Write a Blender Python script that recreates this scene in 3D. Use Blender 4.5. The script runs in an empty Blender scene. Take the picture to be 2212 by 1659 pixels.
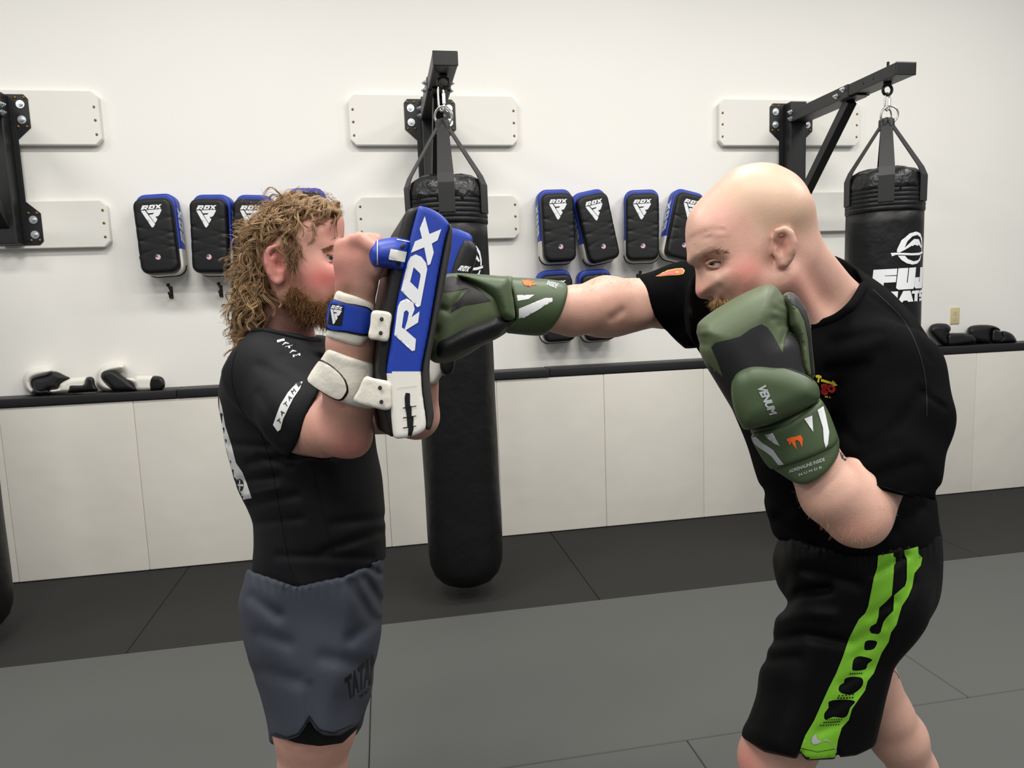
import bpy, bmesh, math, random
import numpy as np
from mathutils import Vector, Matrix
from mathutils.bvhtree import BVHTree
from mathutils.geometry import delaunay_2d_cdt

rng = np.random.default_rng(7)
random.seed(7)
scn = bpy.context.scene
COL = scn.collection

# ------------------------------------------------------------------ camera
FPX, CX, CY = 1538.1, 1106.0, 829.5
HC = 1.48                                   # camera height
DP = HC / 0.34862                           # front face of the wall padding
YW = 4.40                                   # wall plane
yaw, pit, rol = [math.radians(a) for a in (10.0006, 6.9117, -2.0909)]
FW = np.array([math.sin(yaw)*math.cos(pit), math.cos(yaw)*math.cos(pit), -math.sin(pit)])
_r0 = np.array([math.cos(yaw), -math.sin(yaw), 0.0]); _u0 = np.cross(_r0, FW)
RT = math.cos(rol)*_r0 + math.sin(rol)*_u0
UP = -math.sin(rol)*_r0 + math.cos(rol)*_u0
CAM = np.array([0.0, 0.0, HC])
cam_d = bpy.data.cameras.new('camera'); cam = bpy.data.objects.new('camera', cam_d); COL.objects.link(cam)
cam_d.sensor_fit = 'HORIZONTAL'; cam_d.sensor_width = 36.0; cam_d.lens = FPX/2212*36.0
cam_d.clip_start = 0.02
cam.matrix_world = Matrix(((RT[0], UP[0], -FW[0], CAM[0]), (RT[1], UP[1], -FW[1], CAM[1]),
                           (RT[2], UP[2], -FW[2], CAM[2]), (0, 0, 0, 1)))
scn.camera = cam

# ------------------------------------------------------------------ light
scn.view_settings.view_transform = 'Standard'; scn.view_settings.look = 'None'
scn.view_settings.gamma = 1.0; scn.view_settings.use_curve_mapping = False
scn.view_settings.exposure = 0.22
w = bpy.data.worlds.new('world'); scn.world = w; w.use_nodes = True
w.node_tree.nodes['Background'].inputs[0].default_value = (0.93, 0.95, 1.0, 1)
w.node_tree.nodes['Background'].inputs[1].default_value = 0.27
def area(x, y, z, sx, sy, e):
    l = bpy.data.lights.new('ceiling_lamp', 'AREA'); l.shape = 'RECTANGLE'; l.size = sx; l.size_y = sy
    l.energy = e; l.color = (1.0, 0.975, 0.925)
    o = bpy.data.objects.new('ceiling_lamp', l); o.location = (x, y, z); COL.objects.link(o)
    return o
for lx, k in ((-3.4, 0.65), (-1.0, 1.0), (1.4, 1.0), (3.8, 1.0)):
    area(lx, 2.3, 4.1, 1.2, 0.35, 46*k)
    area(lx, 0.4, 4.1, 1.2, 0.35, 42*k)
    area(lx, -1.6, 4.1, 1.2, 0.35, 36*k)

# ------------------------------------------------------------------ pixel rays of the calibrated photo
def dr(x, y): return (x-CX)/FPX*RT - (y-CY)/FPX*UP + FW
def PY(x, y, Y): d = dr(x, y); return CAM + d*(Y/d[1])
def PF(x, y, z=0.0): d = dr(x, y); return CAM + d*((z-HC)/d[2])
def PZ(x, y, z): return CAM + dr(x, y)*z
def proj(p):
    q = np.asarray(p, float)-CAM; z = q@FW
    return CX+FPX*(q@RT)/z, CY-FPX*(q@UP)/z, z
def c2w(v): v = np.asarray(v); return CAM + v[:, :1]*RT - v[:, 1:2]*UP + v[:, 2:3]*FW

# ------------------------------------------------------------------ scene graph
def thing(name, label, cat, loc=(0, 0, 0), rot=(0, 0, 0), group=None):
    o = bpy.data.objects.new(name, None); COL.objects.link(o)
    o.location = loc; o.rotation_euler = rot; o.empty_display_size = 0.05
    o['label'] = label; o['category'] = cat
    if group: o['group'] = group
    return o
def part(name, vf, m, parent=None, smooth=True, attrs=None, loc=None, kind=None, label=None):
    v, f = vf
    v = np.asarray(v, float)
    me = bpy.data.meshes.new(name)
    if isinstance(f, np.ndarray) and f.ndim == 2:
        me.vertices.add(len(v)); me.vertices.foreach_set('co', v.astype(np.float32).ravel())
        k = f.shape[1]
        me.loops.add(f.size); me.loops.foreach_set('vertex_index', f.astype(np.int32).ravel())
        me.polygons.add(len(f)); me.polygons.foreach_set('loop_start', np.arange(len(f), dtype=np.int32)*k)
        me.update(calc_edges=True)
    else:
        me.from_pydata([tuple(p) for p in v], [], [tuple(int(i) for i in q) for q in f])
    if smooth: me.shade_smooth()
    for mm in (m if isinstance(m, (list, tuple)) else [m]): me.materials.append(mm)
    for k, a in (attrs or {}).items():
        at = me.attributes.new(k, 'FLOAT', 'POINT'); at.data.foreach_set('value', np.asarray(a, np.float32))
    o = bpy.data.objects.new(name, me); COL.objects.link(o)
    if parent is not None: o.parent = parent
    if loc is not None: o.location = loc
    if kind: o['kind'] = kind
    if label: o['label'] = label
    return o
def struct(o): o['kind'] = 'structure'; return o
def dup(root, loc, rot, label, group=None):
    def cp(o, parent):
        c = o.copy(); COL.objects.link(c)
        if parent is not None: c.parent = parent
        for ch in o.children: cp(ch, c)
        return c
    c = cp(root, None); c.location = loc; c.rotation_euler = rot; c['label'] = label
    if group: c['group'] = group
    return c
def copy_part(o, loc, parent, rot=None):
    c = o.copy(); COL.objects.link(c); c.parent = parent; c.location = loc
    if rot is not None: c.rotation_euler = rot
    return c

# ------------------------------------------------------------------ materials
def lin(c):
    return tuple((x/255/12.92 if x/255 <= 0.04045 else ((x/255+0.055)/1.055)**2.4) for x in c)
def mat(name, rgb, rough=0.6, spec=0.4, noise=0.0, nscale=8.0, bump=0.0, bscale=200.0, metal=0.0, coat=0.0,
        masks=(), sheen=0.0, weave=0.0, sss=0.0, bumpdist=0.001, rvar=0.0, bump2=0.0, b2scale=4.0):
    """rgb sRGB 0-255; masks: list of (attribute, rgb, soft) layers mixed in where the attribute passes 0"""
    m = bpy.data.materials.new(name); m.use_nodes = True
    nt = m.node_tree; N = nt.nodes; L = nt.links; b = N['Principled BSDF']
    b.inputs['Roughness'].default_value = rough; b.inputs['Specular IOR Level'].default_value = spec
    b.inputs['Metallic'].default_value = metal
    if coat: b.inputs['Coat Weight'].default_value = coat; b.inputs['Coat Roughness'].default_value = 0.25
    if sheen: b.inputs['Sheen Weight'].default_value = sheen; b.inputs['Sheen Roughness'].default_value = 0.5
    if sss:
        b.inputs['Subsurface Weight'].default_value = sss; b.inputs['Subsurface Radius'].default_value = (1.0, 0.35, 0.2)
        b.inputs['Subsurface Scale'].default_value = 0.006
    tc = N.new('ShaderNodeTexCoord')
    def noise_node(s, d=4.0):
        n = N.new('ShaderNodeTexNoise'); n.inputs['Scale'].default_value = s; n.inputs['Detail'].default_value = d
        L.new(tc.outputs['Object'], n.inputs['Vector']); return n
    c = lin(rgb)
    cur = None
    if noise:
        n = noise_node(nscale); mx = N.new('ShaderNodeMix'); mx.data_type = 'RGBA'
        mx.inputs['A'].default_value = (*[x*(1-noise) for x in c], 1); mx.inputs['B'].default_value = (*[min(1, x*(1+noise)) for x in c], 1)
        L.new(n.outputs['Fac'], mx.inputs['Factor']); cur = mx.outputs['Result']
    for a, mc, soft in masks:
        at = N.new('ShaderNodeAttribute'); at.attribute_name = a
        mr = N.new('ShaderNodeMapRange'); mr.inputs['From Min'].default_value = -soft; mr.inputs['From Max'].default_value = soft
        mr.clamp = True
        L.new(at.outputs['Fac'], mr.inputs['Value'])
        mx = N.new('ShaderNodeMix'); mx.data_type = 'RGBA'
        if cur is None: mx.inputs['A'].default_value = (*c, 1)
        else: L.new(cur, mx.inputs['A'])
        mx.inputs['B'].default_value = (*lin(mc), 1)
        L.new(mr.outputs['Result'], mx.inputs['Factor']); cur = mx.outputs['Result']
    if cur is None: b.inputs['Base Color'].default_value = (*c, 1)
    else: L.new(cur, b.inputs['Base Color'])
    nrm = None
    def addbump(src, strength, dist):
        nonlocal nrm
        bp = N.new('ShaderNodeBump'); bp.inputs['Strength'].default_value = strength; bp.inputs['Distance'].default_value = dist
        L.new(src, bp.inputs['Height'])
        if nrm is not None: L.new(nrm, bp.inputs['Normal'])
        nrm = bp.outputs['Normal']
    if bump2: addbump(noise_node(b2scale, 3).outputs['Fac'], 1.0, bump2)
    if bump: addbump(noise_node(bscale).outputs['Fac'], bump, bumpdist)
    if weave:
        wv = N.new('ShaderNodeTexWave'); wv.inputs['Scale'].default_value = weave; L.new(tc.outputs['Object'], wv.inputs['Vector'])
        wv.bands_direction = 'DIAGONAL'; addbump(wv.outputs['Fac'], 0.25, 0.0005)
    if nrm is not None: L.new(nrm, b.inputs['Normal'])
    if rvar:
        n = noise_node(6.0); mr = N.new('ShaderNodeMapRange'); mr.inputs['To Min'].default_value = rough-rvar; mr.inputs['To Max'].default_value = rough+rvar
        L.new(n.outputs['Fac'], mr.inputs['Value']); L.new(mr.outputs['Result'], b.inputs['Roughness'])
    return m

# ------------------------------------------------------------------ plain mesh builders
def join(*vfs):
    V, F, n = [], [], 0
    for v, f in vfs:
        V.append(np.asarray(v, float)); F += [tuple(int(i)+n for i in q) for q in f]; n += len(v)
    return np.concatenate(V), F
def xf(vf, M=None, t=(0, 0, 0)):
    v = np.asarray(vf[0], float)
    if M is not None: v = v@np.asarray(M, float).T
    return v+np.asarray(t, float), vf[1]
def rotm(ax, a):
    return np.array(Matrix.Rotation(a, 3, ax))
def box(lo, hi, bev=0.0, seg=2):
    bm = bmesh.new(); bmesh.ops.create_cube(bm, size=1)
    lo = np.asarray(lo, float); hi = np.asarray(hi, float)
    for v in bm.verts: v.co = Vector(tuple((lo+hi)/2+np.array(v.co)*(hi-lo)))
    if bev: bmesh.ops.bevel(bm, geom=bm.edges[:], offset=bev, segments=seg, affect='EDGES', profile=0.6)
    return bm_out(bm)
def bm_out(bm):
    bm.verts.index_update()
    v = np.array([tuple(x.co) for x in bm.verts]); f = [tuple(x.index for x in q.verts) for q in bm.faces]
    bm.free(); return v, f
def extrude(poly, y0, y1, bev=0.0):
    """poly in (x,z), extruded along y from y0 to y1"""
    bm = bmesh.new(); vs = [bm.verts.new((x, y0, z)) for x, z in poly]; fa = bm.faces.new(vs)
    r = bmesh.ops.extrude_face_region(bm, geom=[fa])
    for v in r['geom']:
        if isinstance(v, bmesh.types.BMVert): v.co.y = y1
    bmesh.ops.recalc_face_normals(bm, faces=bm.faces[:])
    if bev:
        bmesh.ops.bevel(bm, geom=[e for e in bm.edges if len(e.link_faces) == 2 and e.calc_face_angle(0) > 0.5], offset=bev, segments=2, affect='EDGES')
    return bm_out(bm)
def frame_of(d):
    d = np.asarray(d, float); d = d/np.linalg.norm(d); a = np.array([0, 0, 1.0]) if abs(d[2]) < 0.9 else np.array([1.0, 0, 0])
    x = np.cross(a, d); x /= np.linalg.norm(x); return x, np.cross(d, x), d
def cyl(a, b, r, n=16, r2=None, bev=0.0):
    a = np.asarray(a, float); b = np.asarray(b, float); x, y, d = frame_of(b-a); r2 = r if r2 is None else r2
    L = np.linalg.norm(b-a); prof = [(0, r), (L, r2)] if not bev else [(0, r-bev), (bev, r), (L-bev, r2), (L, r2-bev)]
    V = []
    for t, rr in prof:
        for k in range(n):
            c = 2*math.pi*k/n; V.append(a+d*t+rr*(x*math.cos(c)+y*math.sin(c)))
    F = []
    for i in range(len(prof)-1):
        for k in range(n): F.append((i*n+k, i*n+(k+1) % n, (i+1)*n+(k+1) % n, (i+1)*n+k))
    F.append(tuple(range(n))[::-1]); F.append(tuple(range((len(prof)-1)*n, len(prof)*n)))
    return np.array(V), F
def beam(a, b, wx, wz, bev=0.004, up=(0, 0, 1)):
    """square tube between two points"""
    a = np.asarray(a, float); b = np.asarray(b, float); d = b-a; L = np.linalg.norm(d); d /= L
    s = np.cross(d, up); s /= np.linalg.norm(s); t = np.cross(s, d)
    v, f = box((-wx/2, 0, -wz/2), (wx/2, L, wz/2), bev)
    return a+v[:, :1]*s+v[:, 1:2]*d+v[:, 2:3]*t, f
def tube(pts, r, n=8, closed=False, flat=1.0):
    pts = np.asarray(pts, float); m = len(pts); r = np.broadcast_to(r, (m,))
    tg = np.roll(pts, -1, 0)-np.roll(pts, 1, 0)
    if not closed: tg[0] = pts[1]-pts[0]; tg[-1] = pts[-1]-pts[-2]
    tg /= np.linalg.norm(tg, axis=1)[:, None]+1e-12
    x, y, _ = frame_of(tg[0]); V = []
    for i in range(m):
        x = x-tg[i]*(x@tg[i]); x /= np.linalg.norm(x); y = np.cross(tg[i], x)
        for k in range(n):
            c = 2*math.pi*k/n; V.append(pts[i]+r[i]*(x*math.cos(c)+flat*y*math.sin(c)))
    F = []
    for i in range(m if closed else m-1):
        j = (i+1) % m
        for k in range(n): F.append((i*n+k, i*n+(k+1) % n, j*n+(k+1) % n, j*n+k))
    if not closed: F.append(tuple(range(n))[::-1]); F.append(tuple(range((m-1)*n, m*n)))
    return np.array(V), F
def ring(c, nrm, R, r, n=28, m=8):
    x, y, d = frame_of(nrm)
    return tube([np.asarray(c)+R*(x*math.cos(t)+y*math.sin(t)) for t in np.linspace(0, 2*math.pi, n, endpoint=False)], r, m, True)
def lathe(prof, n=48):
    V = [(0, 0, prof[0][1])]; F = []
    for r, z in prof:
        for k in range(n): a = 2*math.pi*k/n; V.append((r*math.cos(a), r*math.sin(a), z))
    for k in range(n): F.append((0, 1+(k+1) % n, 1+k))
    for i in range(len(prof)-1):
        for k in range(n): F.append((1+i*n+k, 1+i*n+(k+1) % n, 1+(i+1)*n+(k+1) % n, 1+(i+1)*n+k))
    V.append((0, 0, prof[-1][1])); e = len(V)-1; o = 1+(len(prof)-1)*n
    for k in range(n): F.append((e, o+k, o+(k+1) % n))
    return np.array(V, float), F

# ------------------------------------------------------------------ implicit surfaces (metres, camera-aligned axes X right, Y down, Z away)
class Pts:
    def __init__(s, q, cam=True):
        s.X, s.Y, s.Z = q[:, 0], q[:, 1], q[:, 2]
        if cam:
            s.s = s.Z/FPX; s.U = CX+s.X/s.s; s.V = CY+s.Y/s.s
        else:
            s.s = 1.0; s.U = s.X; s.V = s.Y
def c3(u, v, z): return np.array([(u-CX)*z/FPX, (v-CY)*z/FPX, z])
def smin(a, b, k):
    if k <= 0: return np.minimum(a, b)
    h = np.maximum(k-np.abs(a-b), 0)/k
    return np.minimum(a, b)-h*h*k*0.25
def smax(a, b, k): return -smin(-a, -b, k)
def union(k, *ds):
    r = ds[0]
    for d in ds[1:]: r = smin(r, d, k)
    return r
def cone(p, a, b, ra, rb, sq=1.0):
    """tapered capsule; a,b = (u,v,z) pixels+depth, radii in pixels at that depth"""
    A = c3(*a); B = c3(*b); ra = ra*a[2]/FPX; rb = rb*b[2]/FPX
    return capm(p, A, B, ra, rb, sq)
def capm(p, A, B, ra, rb, sq=1.0):
    A = np.asarray(A, float).copy(); B = np.asarray(B, float).copy()
    z = p.Z
    if sq != 1.0: zc = (A[2]+B[2])/2; z = zc+(z-zc)/sq; A[2] = zc+(A[2]-zc)/sq; B[2] = zc+(B[2]-zc)/sq
    d = B-A; L2 = d@d+1e-12
    t = np.clip(((p.X-A[0])*d[0]+(p.Y-A[1])*d[1]+(z-A[2])*d[2])/L2, 0, 1)
    return np.sqrt((p.X-A[0]-t*d[0])**2+(p.Y-A[1]-t*d[1])**2+(z-A[2]-t*d[2])**2)-(ra+(rb-ra)*t)
def chain(p, pts, k=0.01, sq=1.0):
    """pts: (u,v,z,r)"""
    r = None
    for a, b in zip(pts[:-1], pts[1:]):
        d = cone(p, a[:3], b[:3], a[3], b[3], sq); r = d if r is None else smin(r, d, k)
    return r
def ell(p, c, ru, rv, rz, ang=0.0, sh=0.0):
    """ellipsoid: centre (u,v,z), pixel radii, depth radius (m), in-plane angle (deg, + = clockwise on screen), sh = depth shift per metre of x'"""
    return ellm(p, c3(*c), ru*c[2]/FPX, rv*c[2]/FPX, rz, ang, sh)
def ellm(p, C, rx, ry, rz, ang=0.0, sh=0.0):
    a = math.radians(ang); x = p.X-C[0]; y = p.Y-C[1]; z = p.Z-C[2]
    xx = x*math.cos(a)+y*math.sin(a); yy = -x*math.sin(a)+y*math.cos(a)
    if sh: z = z-sh*xx
    k0 = np.sqrt((xx/rx)**2+(yy/ry)**2+(z/rz)**2); k1 = np.sqrt((xx/rx**2)**2+(yy/ry**2)**2+(z/rz**2)**2)+1e-9
    return k0*(k0-1)/k1
def catmull(pts, n=6, closed=True):
    P = np.asarray(pts, float); m = len(P); out = []
    for i in range(m if closed else m-1):
        if closed: a, b, c, d = P[i-1], P[i], P[(i+1) % m], P[(i+2) % m]
        else: a, b, c, d = P[max(i-1, 0)], P[i], P[i+1], P[min(i+2, m-1)]
        for t in np.arange(n)/n:
            out.append(0.5*((2*b)+(-a+c)*t+(2*a-5*b+4*c-d)*t*t+(-a+3*b-3*c+d)*t**3))
    if not closed: out.append(P[-1])
    return np.array(out)
def inside(poly, x, y):
    r = np.zeros(np.shape(x), bool); n = len(poly)
    for i in range(n):
        x0, y0 = poly[i]; x1, y1 = poly[i-1]
        if y0 == y1: continue
        r ^= ((y0 > y) != (y1 > y)) & (x < (x1-x0)*(y-y0)/(y1-y0)+x0)
    return r
class Poly2:
    """signed distance (pixels, negative inside) to a smoothed outline, rasterised once"""
    def __init__(s, pts, smooth=6, step=None, pad=None):
        q = catmull(pts, smooth) if smooth else np.asarray(pts, float); s.poly = q
        ext = max(np.ptp(q[:, 0]), np.ptp(q[:, 1])); pad = ext*0.25 if pad is None else pad; s.h = step or ext/260.0
        s.lo = q.min(0)-pad; s.n = np.ceil((q.max(0)+pad-s.lo)/s.h).astype(int)+1
        x = s.lo[0]+np.arange(s.n[0])*s.h; y = s.lo[1]+np.arange(s.n[1])*s.h
        gx, gy = np.meshgrid(x, y, indexing='ij'); d = np.full(gx.shape, 1e18)
        for i in range(len(q)):
            a = q[i-1]; e = q[i]-a; l2 = e@e
            if l2 < 1e-12: continue
            t = np.clip(((gx-a[0])*e[0]+(gy-a[1])*e[1])/l2, 0, 1)
            d = np.minimum(d, (gx-a[0]-t*e[0])**2+(gy-a[1]-t*e[1])**2)
        s.d = np.sqrt(d)*np.where(inside(q, gx, gy), -1, 1)
    def __call__(s, u, v):
        x = (u-s.lo[0])/s.h; y = (v-s.lo[1])/s.h
        xc = np.clip(x, 0, s.n[0]-1.001); yc = np.clip(y, 0, s.n[1]-1.001)
        i = xc.astype(int); j = yc.astype(int); a = xc-i; b = yc-j
        r = s.d[i, j]*(1-a)*(1-b)+s.d[i+1, j]*a*(1-b)+s.d[i, j+1]*(1-a)*b+s.d[i+1, j+1]*a*b
        return r+np.hypot(x-xc, y-yc)*s.h
def pillow(p, P2, z0, T, R, a=0.0, b=0.0, o=(0, 0)):
    """solid with outline P2, centre depth z0 (+ a,b metres per pixel from o), half thickness T, edge rounding R (metres)"""
    zc = z0 if not (a or b) else z0+a*(p.U-o[0])+b*(p.V-o[1])
    T = np.broadcast_to(T, p.X.shape); R = np.minimum(R, T)
    x = P2(p.U, p.V)*p.s+R; z = np.abs(p.Z-zc)-(T-R)
    return np.minimum(np.maximum(x, z), 0)+np.hypot(np.maximum(x, 0), np.maximum(z, 0))-R
def lens(p, P2, z0, T, R, a=0.0, b=0.0, o=(0, 0), front=1.0, back=1.0):
    """like pillow but the thickness grows elliptically from the outline inwards over R, so bodies look round"""
    zc = z0 if not (a or b) else z0+a*(p.U-o[0])+b*(p.V-o[1])
    e = np.clip(-P2(p.U, p.V)*p.s/R, -1.0, 1.0); x = 1-np.maximum(e, 0)
    x = np.where(e < 0, 1-e, x); zz = (p.Z-zc); zz = np.where(zz < 0, zz/(T*front), zz/(T*back))
    k = np.sqrt(x*x+zz*zz)
    return (k-1)*min(R, T)*0.8
def seg_px(p, pts):
    """distance in pixels to a polyline drawn in the picture plane"""
    d = None
    for (x0, y0), (x1, y1) in zip(pts[:-1], pts[1:]):
        ex, ey = x1-x0, y1-y0; t = np.clip(((p.U-x0)*ex+(p.V-y0)*ey)/(ex*ex+ey*ey+1e-9), 0, 1)
        q = np.hypot(p.U-x0-t*ex, p.V-y0-t*ey); d = q if d is None else np.minimum(d, q)
    return d
def fold(p, pts, wpx, amp):
    """a soft fold (amp>0 valley, <0 ridge) along a polyline"""
    return amp*np.exp(-(seg_px(p, pts)/wpx)**2)
def fnoise(p, sc, amp, seed=0):
    r = np.random.default_rng(seed); o = 0
    for k in range(7):
        d = r.normal(size=3); d /= np.linalg.norm(d); f = sc*(0.6+1.2*r.random())
        o = o+np.sin(f*(p.X*d[0]+p.Y*d[1]+p.Z*d[2])+r.random()*6.28)
    return amp*o/2.6
def snet(func, lo, hi, h, cam=True, smooth=2):
    lo = np.asarray(lo, float); hi = np.asarray(hi, float); S = 4
    nc = np.ceil((hi-lo)/(h*S)).astype(int)+1; n = (nc-1)*S+1
    def ev(q):
        out = np.empty(len(q), np.float32)
        for i in range(0, len(q), 400000): out[i:i+400000] = func(Pts(q[i:i+400000].astype(np.float32), cam))
        return out
    ci = np.stack(np.meshgrid(*[np.arange(k) for k in nc], indexing='ij'), -1).reshape(-1, 3)
    cv = ev(lo+ci*h*S).reshape(nc)
    near = np.abs(cv) < h*S*2.2
    act = np.zeros(nc-1, bool)
    for a in (0, 1):
        for b in (0, 1):
            for c in (0, 1):
                act |= near[a:nc[0]-1+a, b:nc[1]-1+b, c:nc[2]-1+c]
    V = np.repeat(np.repeat(np.repeat(cv, S, 0), S, 1), S, 2)[:n[0], :n[1], :n[2]].astype(np.float32)
    M = np.zeros(n, bool)
    ai = np.argwhere(act)*S
    for a in range(S+1):
        for b in range(S+1):
            for c in range(S+1): M[ai[:, 0]+a, ai[:, 1]+b, ai[:, 2]+c] = True
    mi = np.argwhere(M); V[M] = ev(lo+mi*h)
    V[0], V[-1] = np.maximum(V[0], h), np.maximum(V[-1], h); V[:, 0] = np.maximum(V[:, 0], h); V[:, -1] = np.maximum(V[:, -1], h)
    V[:, :, 0] = np.maximum(V[:, :, 0], h); V[:, :, -1] = np.maximum(V[:, :, -1], h)
    N = V < 0
    cnt = np.zeros(np.array(n)-1, np.int8); corners = [(a, b, c) for a in (0, 1) for b in (0, 1) for c in (0, 1)]
    for a, b, c in corners: cnt += N[a:n[0]-1+a, b:n[1]-1+b, c:n[2]-1+c]
    cells = np.argwhere((cnt > 0) & (cnt < 8)); idx = np.full(np.array(n)-1, -1, np.int64); idx[tuple(cells.T)] = np.arange(len(cells))
    cval = np.stack([V[cells[:, 0]+a, cells[:, 1]+b, cells[:, 2]+c] for a, b, c in corners], 1)
    acc = np.zeros((len(cells), 3)); w = np.zeros(len(cells)); CA = np.array(corners, float)
    for i in range(8):
        for j in range(i+1, 8):
            if abs(CA[i]-CA[j]).sum() != 1: continue
            a, b = cval[:, i], cval[:, j]; m = (a < 0) != (b < 0); t = np.where(m, a/(a-b+1e-20), 0)
            acc += np.where(m[:, None], CA[i]+t[:, None]*(CA[j]-CA[i]), 0); w += m
    vert = lo+(cells+acc/w[:, None])*h
    F = []
    for ax in range(3):
        o1, o2 = [(1, 2), (2, 0), (0, 1)][ax]
        A = np.take(N, range(0, n[ax]-1), ax); B = np.take(N, range(1, n[ax]), ax)
        e = np.argwhere(A != B); e = e[(e[:, o1] > 0) & (e[:, o2] > 0) & (e[:, o1] < n[o1]-1) & (e[:, o2] < n[o2]-1)]
        d1 = np.zeros(3, int); d1[o1] = 1; d2 = np.zeros(3, int); d2[o2] = 1
        q = np.stack([idx[tuple((e-x).T)] for x in (0*d1, d1, d1+d2, d2)], 1)
        fl = A[tuple(e.T)]
        q[~fl] = q[~fl][:, ::-1]; F.append(q)
    F = np.concatenate(F); F = F[(F >= 0).all(1)]
    tri = vert[F[:, :3]]; vol = np.einsum('ij,ij->i', tri[:, 0], np.cross(tri[:, 1], tri[:, 2])).sum()
    if vol < 0: F = F[:, ::-1]
    E = np.concatenate([F[:, [0, 1]], F[:, [1, 2]], F[:, [2, 3]], F[:, [3, 0]]])
    for _ in range(smooth):
        acc = np.zeros_like(vert); k = np.zeros(len(vert))
        np.add.at(acc, E[:, 0], vert[E[:, 1]]); np.add.at(k, E[:, 0], 1)
        vert = np.where(k[:, None] > 0, vert*0.45+0.55*acc/np.maximum(k, 1)[:, None], vert)
    return vert, F
def pxbox(u0, v0, u1, v1, z0, z1):
    c = np.array([c3(u, v, z) for u in (u0, u1) for v in (v0, v1) for z in (z0, z1)])
    return c.min(0), c.max(0)

# ------------------------------------------------------------------ flat prints laid on a surface
def bvh_of(vf): return BVHTree.FromPolygons([Vector(map(float, v)) for v in vf[0]], [tuple(map(int, f)) for f in vf[1]])
def cam_ray(u, v): d = np.array([(u-CX)/FPX, (v-CY)/FPX, 1.0]); return np.zeros(3), d/np.linalg.norm(d)
def loc_ray(u, v): return np.array([u, v, -1.0]), np.array([0, 0, 1.0])
def print_on(bvh, polys, step, off=0.0006, ray=cam_ray, thick=0.0, maxdz=None):
    """lay even-odd polygons (2D) on a surface along the given rays; returns verts, faces in the same frame"""
    V2, E = [], []
    for q in polys:
        q = np.asarray(q, float); n = len(V2); m = 0
        for i in range(len(q)):
            a, b = q[i], q[(i+1) % len(q)]; k = max(1, int(np.linalg.norm(b-a)/step))
            for t in range(k): V2.append(a+(b-a)*t/k); m += 1
        E += [(n+i, n+(i+1) % m) for i in range(m)]
    A = np.array(V2); lo, hi = A.min(0), A.max(0)
    g = np.stack(np.meshgrid(np.arange(lo[0]+step/2, hi[0], step), np.arange(lo[1]+step/2, hi[1], step)), -1).reshape(-1, 2)
    if len(g):
        ins = np.zeros(len(g), bool)
        for q in polys: ins ^= inside(np.asarray(q, float), g[:, 0], g[:, 1])
        g = g[ins]; d = np.full(len(g), 1e9)
        for a in A: d = np.minimum(d, np.hypot(g[:, 0]-a[0], g[:, 1]-a[1]))
        g = g[d > step*0.4]
    allp = [Vector((float(x), float(y))) for x, y in list(A)+list(g)]
    vs, es, fs, *_ = delaunay_2d_cdt(allp, E, [], 0, 1e-5)
    vs = np.array([(v.x, v.y) for v in vs]); out = np.full((len(vs), 3), np.nan)
    for i, (x, y) in enumerate(vs):
        o, d = ray(x, y); h, nn, fi, dist = bvh.ray_cast(Vector(o), Vector(d))
        if h is not None:
            nv = np.array(nn); nv = nv if nv@d < 0 else -nv
            out[i] = np.array(h)+nv*off*0.5-d*off*0.8
    fs = np.array([f for f in fs if len(f) == 3])
    c = vs[fs].mean(1); ins = np.zeros(len(c), bool)
    for q in polys: ins ^= inside(np.asarray(q, float), c[:, 0], c[:, 1])
    ok = ins & np.isfinite(out[fs]).all((1, 2))
    if maxdz: ok &= np.nan_to_num(np.ptp(out[fs][:, :, 2], axis=1), nan=9) < maxdz
    fs = fs[ok]
    used = np.unique(fs); re = np.full(len(vs), -1); re[used] = np.arange(len(used))
    return out[used], re[fs][:, ::-1] if ray is cam_ray else re[fs]
def quadmap(polys, quad):
    """unit-square polygons (t down) into a picture quad: tl, tr, br, bl"""
    tl, tr, br, bl = [np.asarray(q, float) for q in quad]; out = []
    for q in polys:
        q = np.asarray(q, float); s = q[:, :1]; t = q[:, 1:2]
        out.append((1-s)*(1-t)*tl+s*(1-t)*tr+s*t*br+(1-s)*t*bl)
    return out
def unit(polys):
    A = np.concatenate([np.asarray(q, float) for q in polys]); lo, hi = A.min(0), A.max(0)
    return [(np.asarray(q, float)-lo)/(hi-lo) for q in polys]
def text_polys(s, off=0.03, shear=0.0, space=1.0):
    cu = bpy.data.curves.new('lettering', 'FONT'); cu.body = s; cu.size = 1.0; cu.offset = off; cu.shear = shear; cu.space_character = space
    cu.resolution_u = 3
    o = bpy.data.objects.new('lettering', cu); COL.objects.link(o)
    dg = bpy.context.evaluated_depsgraph_get(); me = o.evaluated_get(dg).to_mesh()
    bm = bmesh.new(); bm.from_mesh(me); bmesh.ops.remove_doubles(bm, verts=bm.verts[:], dist=1e-5)
    be = [e for e in bm.edges if len(e.link_faces) == 1]; nx = {}
    for e in be: nx.setdefault(e.verts[0].index, []).append(e.verts[1].index); nx.setdefault(e.verts[1].index, []).append(e.verts[0].index)
    co = {v.index: (v.co.x, -v.co.y) for v in bm.verts}; seen = set(); polys = []
    for s0 in nx:
        if s0 in seen: continue
        lp = [s0]; seen.add(s0); cur = s0
        while True:
            c = [k for k in nx[cur] if k not in seen]
            if not c: break
            cur = c[0]; seen.add(cur); lp.append(cur)
        if len(lp) > 2: polys.append(np.array([co[k] for k in lp]))
    bm.free(); o.evaluated_get(dg).to_mesh_clear(); bpy.data.objects.remove(o); bpy.data.curves.remove(cu)
    return unit(polys)
def z(pts, ox, oy, s): return [(ox+x/s, oy+y/s) for x, y in pts]
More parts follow.
